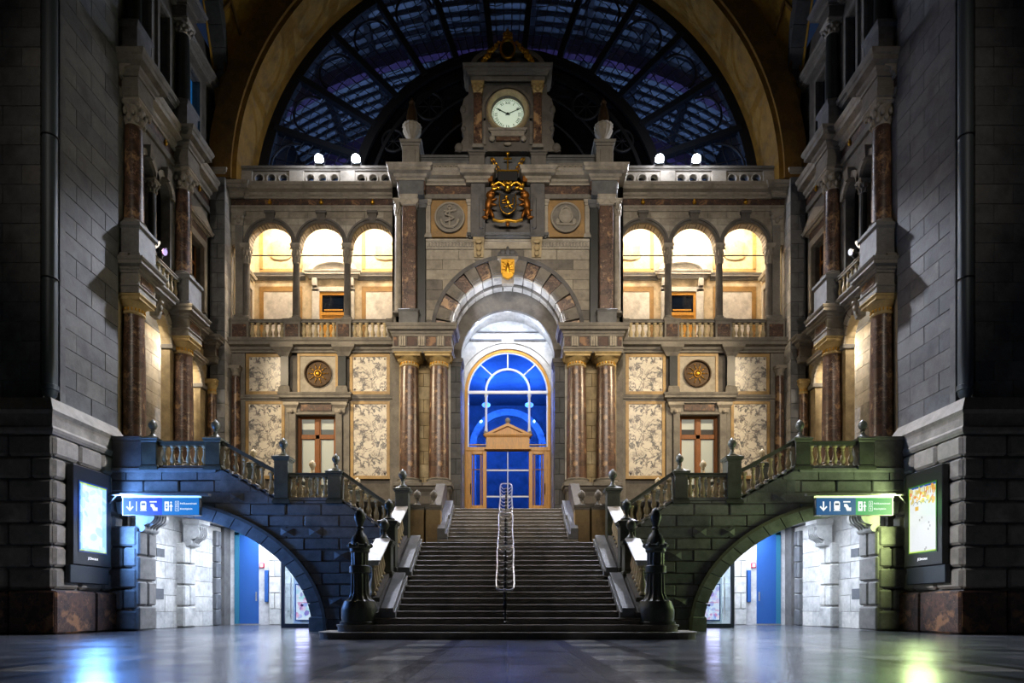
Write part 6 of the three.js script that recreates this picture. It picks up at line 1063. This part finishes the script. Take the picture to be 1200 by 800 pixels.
  c.beginPath(); c.moveTo(95, 50); c.lineTo(95, 165); c.stroke(); c.beginPath(); c.moveTo(50, 118); c.lineTo(95, 168); c.lineTo(140, 118); c.stroke();          // arrow
  c.fillRect(178, 50, 12, 132);                                                                                                                                    // divider
  c.beginPath(); c.roundRect(236, 46, 80, 120, 24); c.fill(); c.fillRect(232, 166, 88, 12); c.fillStyle = '#10214f'; c.fillRect(250, 76, 52, 24); c.fillStyle = '#f6fbff';     // train
  c.fillRect(360, 46, 96, 18); c.fillStyle = '#f6fbff'; c.beginPath(); c.moveTo(372, 84); c.lineTo(412, 84); c.lineTo(440, 132); c.lineTo(466, 132); c.lineTo(466, 178); c.lineTo(410, 178); c.lineTo(388, 128); c.lineTo(372, 120); c.fill(); // escalator
  c.fillRect(560, 50, 60, 130); c.fillStyle = s < 0 ? '#1270c4' : '#17995a'; c.beginPath(); c.moveTo(590, 76); c.lineTo(606, 108); c.lineTo(574, 108); c.fill(); c.beginPath(); c.moveTo(590, 156); c.lineTo(606, 122); c.lineTo(574, 122); c.fill(); c.fillStyle = '#f6fbff'; // lift
  c.beginPath(); c.arc(648, 64, 13, 0, 7); c.fill(); c.beginPath(); c.moveTo(648, 76); c.lineTo(674, 122); c.lineTo(658, 122); c.lineTo(658, 182); c.lineTo(638, 182); c.lineTo(638, 122); c.lineTo(622, 122); c.fill();      // person
  c.lineWidth = 5; c.font = 'bold 44px sans-serif'; c.textBaseline = 'middle'; c.textAlign = 'left';
  for (const [y, n, w] of [[78, '2', 'Pelikaanstraat'], [150, '1', 'Kievitplein']]) { c.strokeRect(704, y - 30, 48, 58); c.fillText(n, 716, y); c.font = 'bold 32px sans-serif'; c.fillText(w, 768, y); c.font = 'bold 44px sans-serif'; }
  const stx = new THREE.CanvasTexture(sv); stx.colorSpace = THREE.SRGBColorSpace;
  const m = new THREE.Mesh(new THREE.PlaneGeometry(2.36, 0.53), new THREE.MeshStandardMaterial({ color: '#060606', emissive: '#ffffff', emissiveMap: stx, emissiveIntensity: 0.95, roughness: 0.6 })); m.name = 'sign_face'; m.position.copy(at(xc, 3.88, 0.064)); sg.add(m);
  areaLamp(at(xc, 3.88, 0.12), at(xc, 3.88, 3), 2.36, 0.53, s < 0 ? 0x4a7dff : 0x5fbf70, LIGHT.sign);
}

// ---------------------------------------------------------------- unseen floodlights added behind the viewer to light the end wall
{
  facing(-9.9);
  mk('trim_1', loft(-12, 12, -2, 0, CORNICE(19.2, 0.8, 0.3), [1, 1, 0, 1]), MT.trim, scene).userData.kind = 'structure';
  [-8.2, -2.8, 2.8, 8.2].forEach((u, i) => {
    const t = thing('opposite_floodlight', `floodlight on the gallery opposite the stairs, number ${['one', 'two', 'three', 'four'][i]} from the left`, 'floodlight', 'opposite floodlights');
    mk('stand', box(u - 0.16, u + 0.16, 20, 20.2, -1.9, -1.6), MT.iron, t); mk('housing', box(u - 0.25, u + 0.25, 20.2, 20.6, -1.95, -1.6, 0.03), MT.black, t);
    mk('lens', box(u - 0.2, u + 0.2, 20.25, 20.55, -1.97, -1.95), glow('#ffe8c8', 1.5, '#fff'), t);
    spotLamp(at(u, 20.4, -2.1), new THREE.Vector3(u * 0.6, 12, -27), 0xfff0de, LIGHT.floodOpposite, 0.36, 1, 4);
  });
}
settle();
renderer.render(scene, camera);
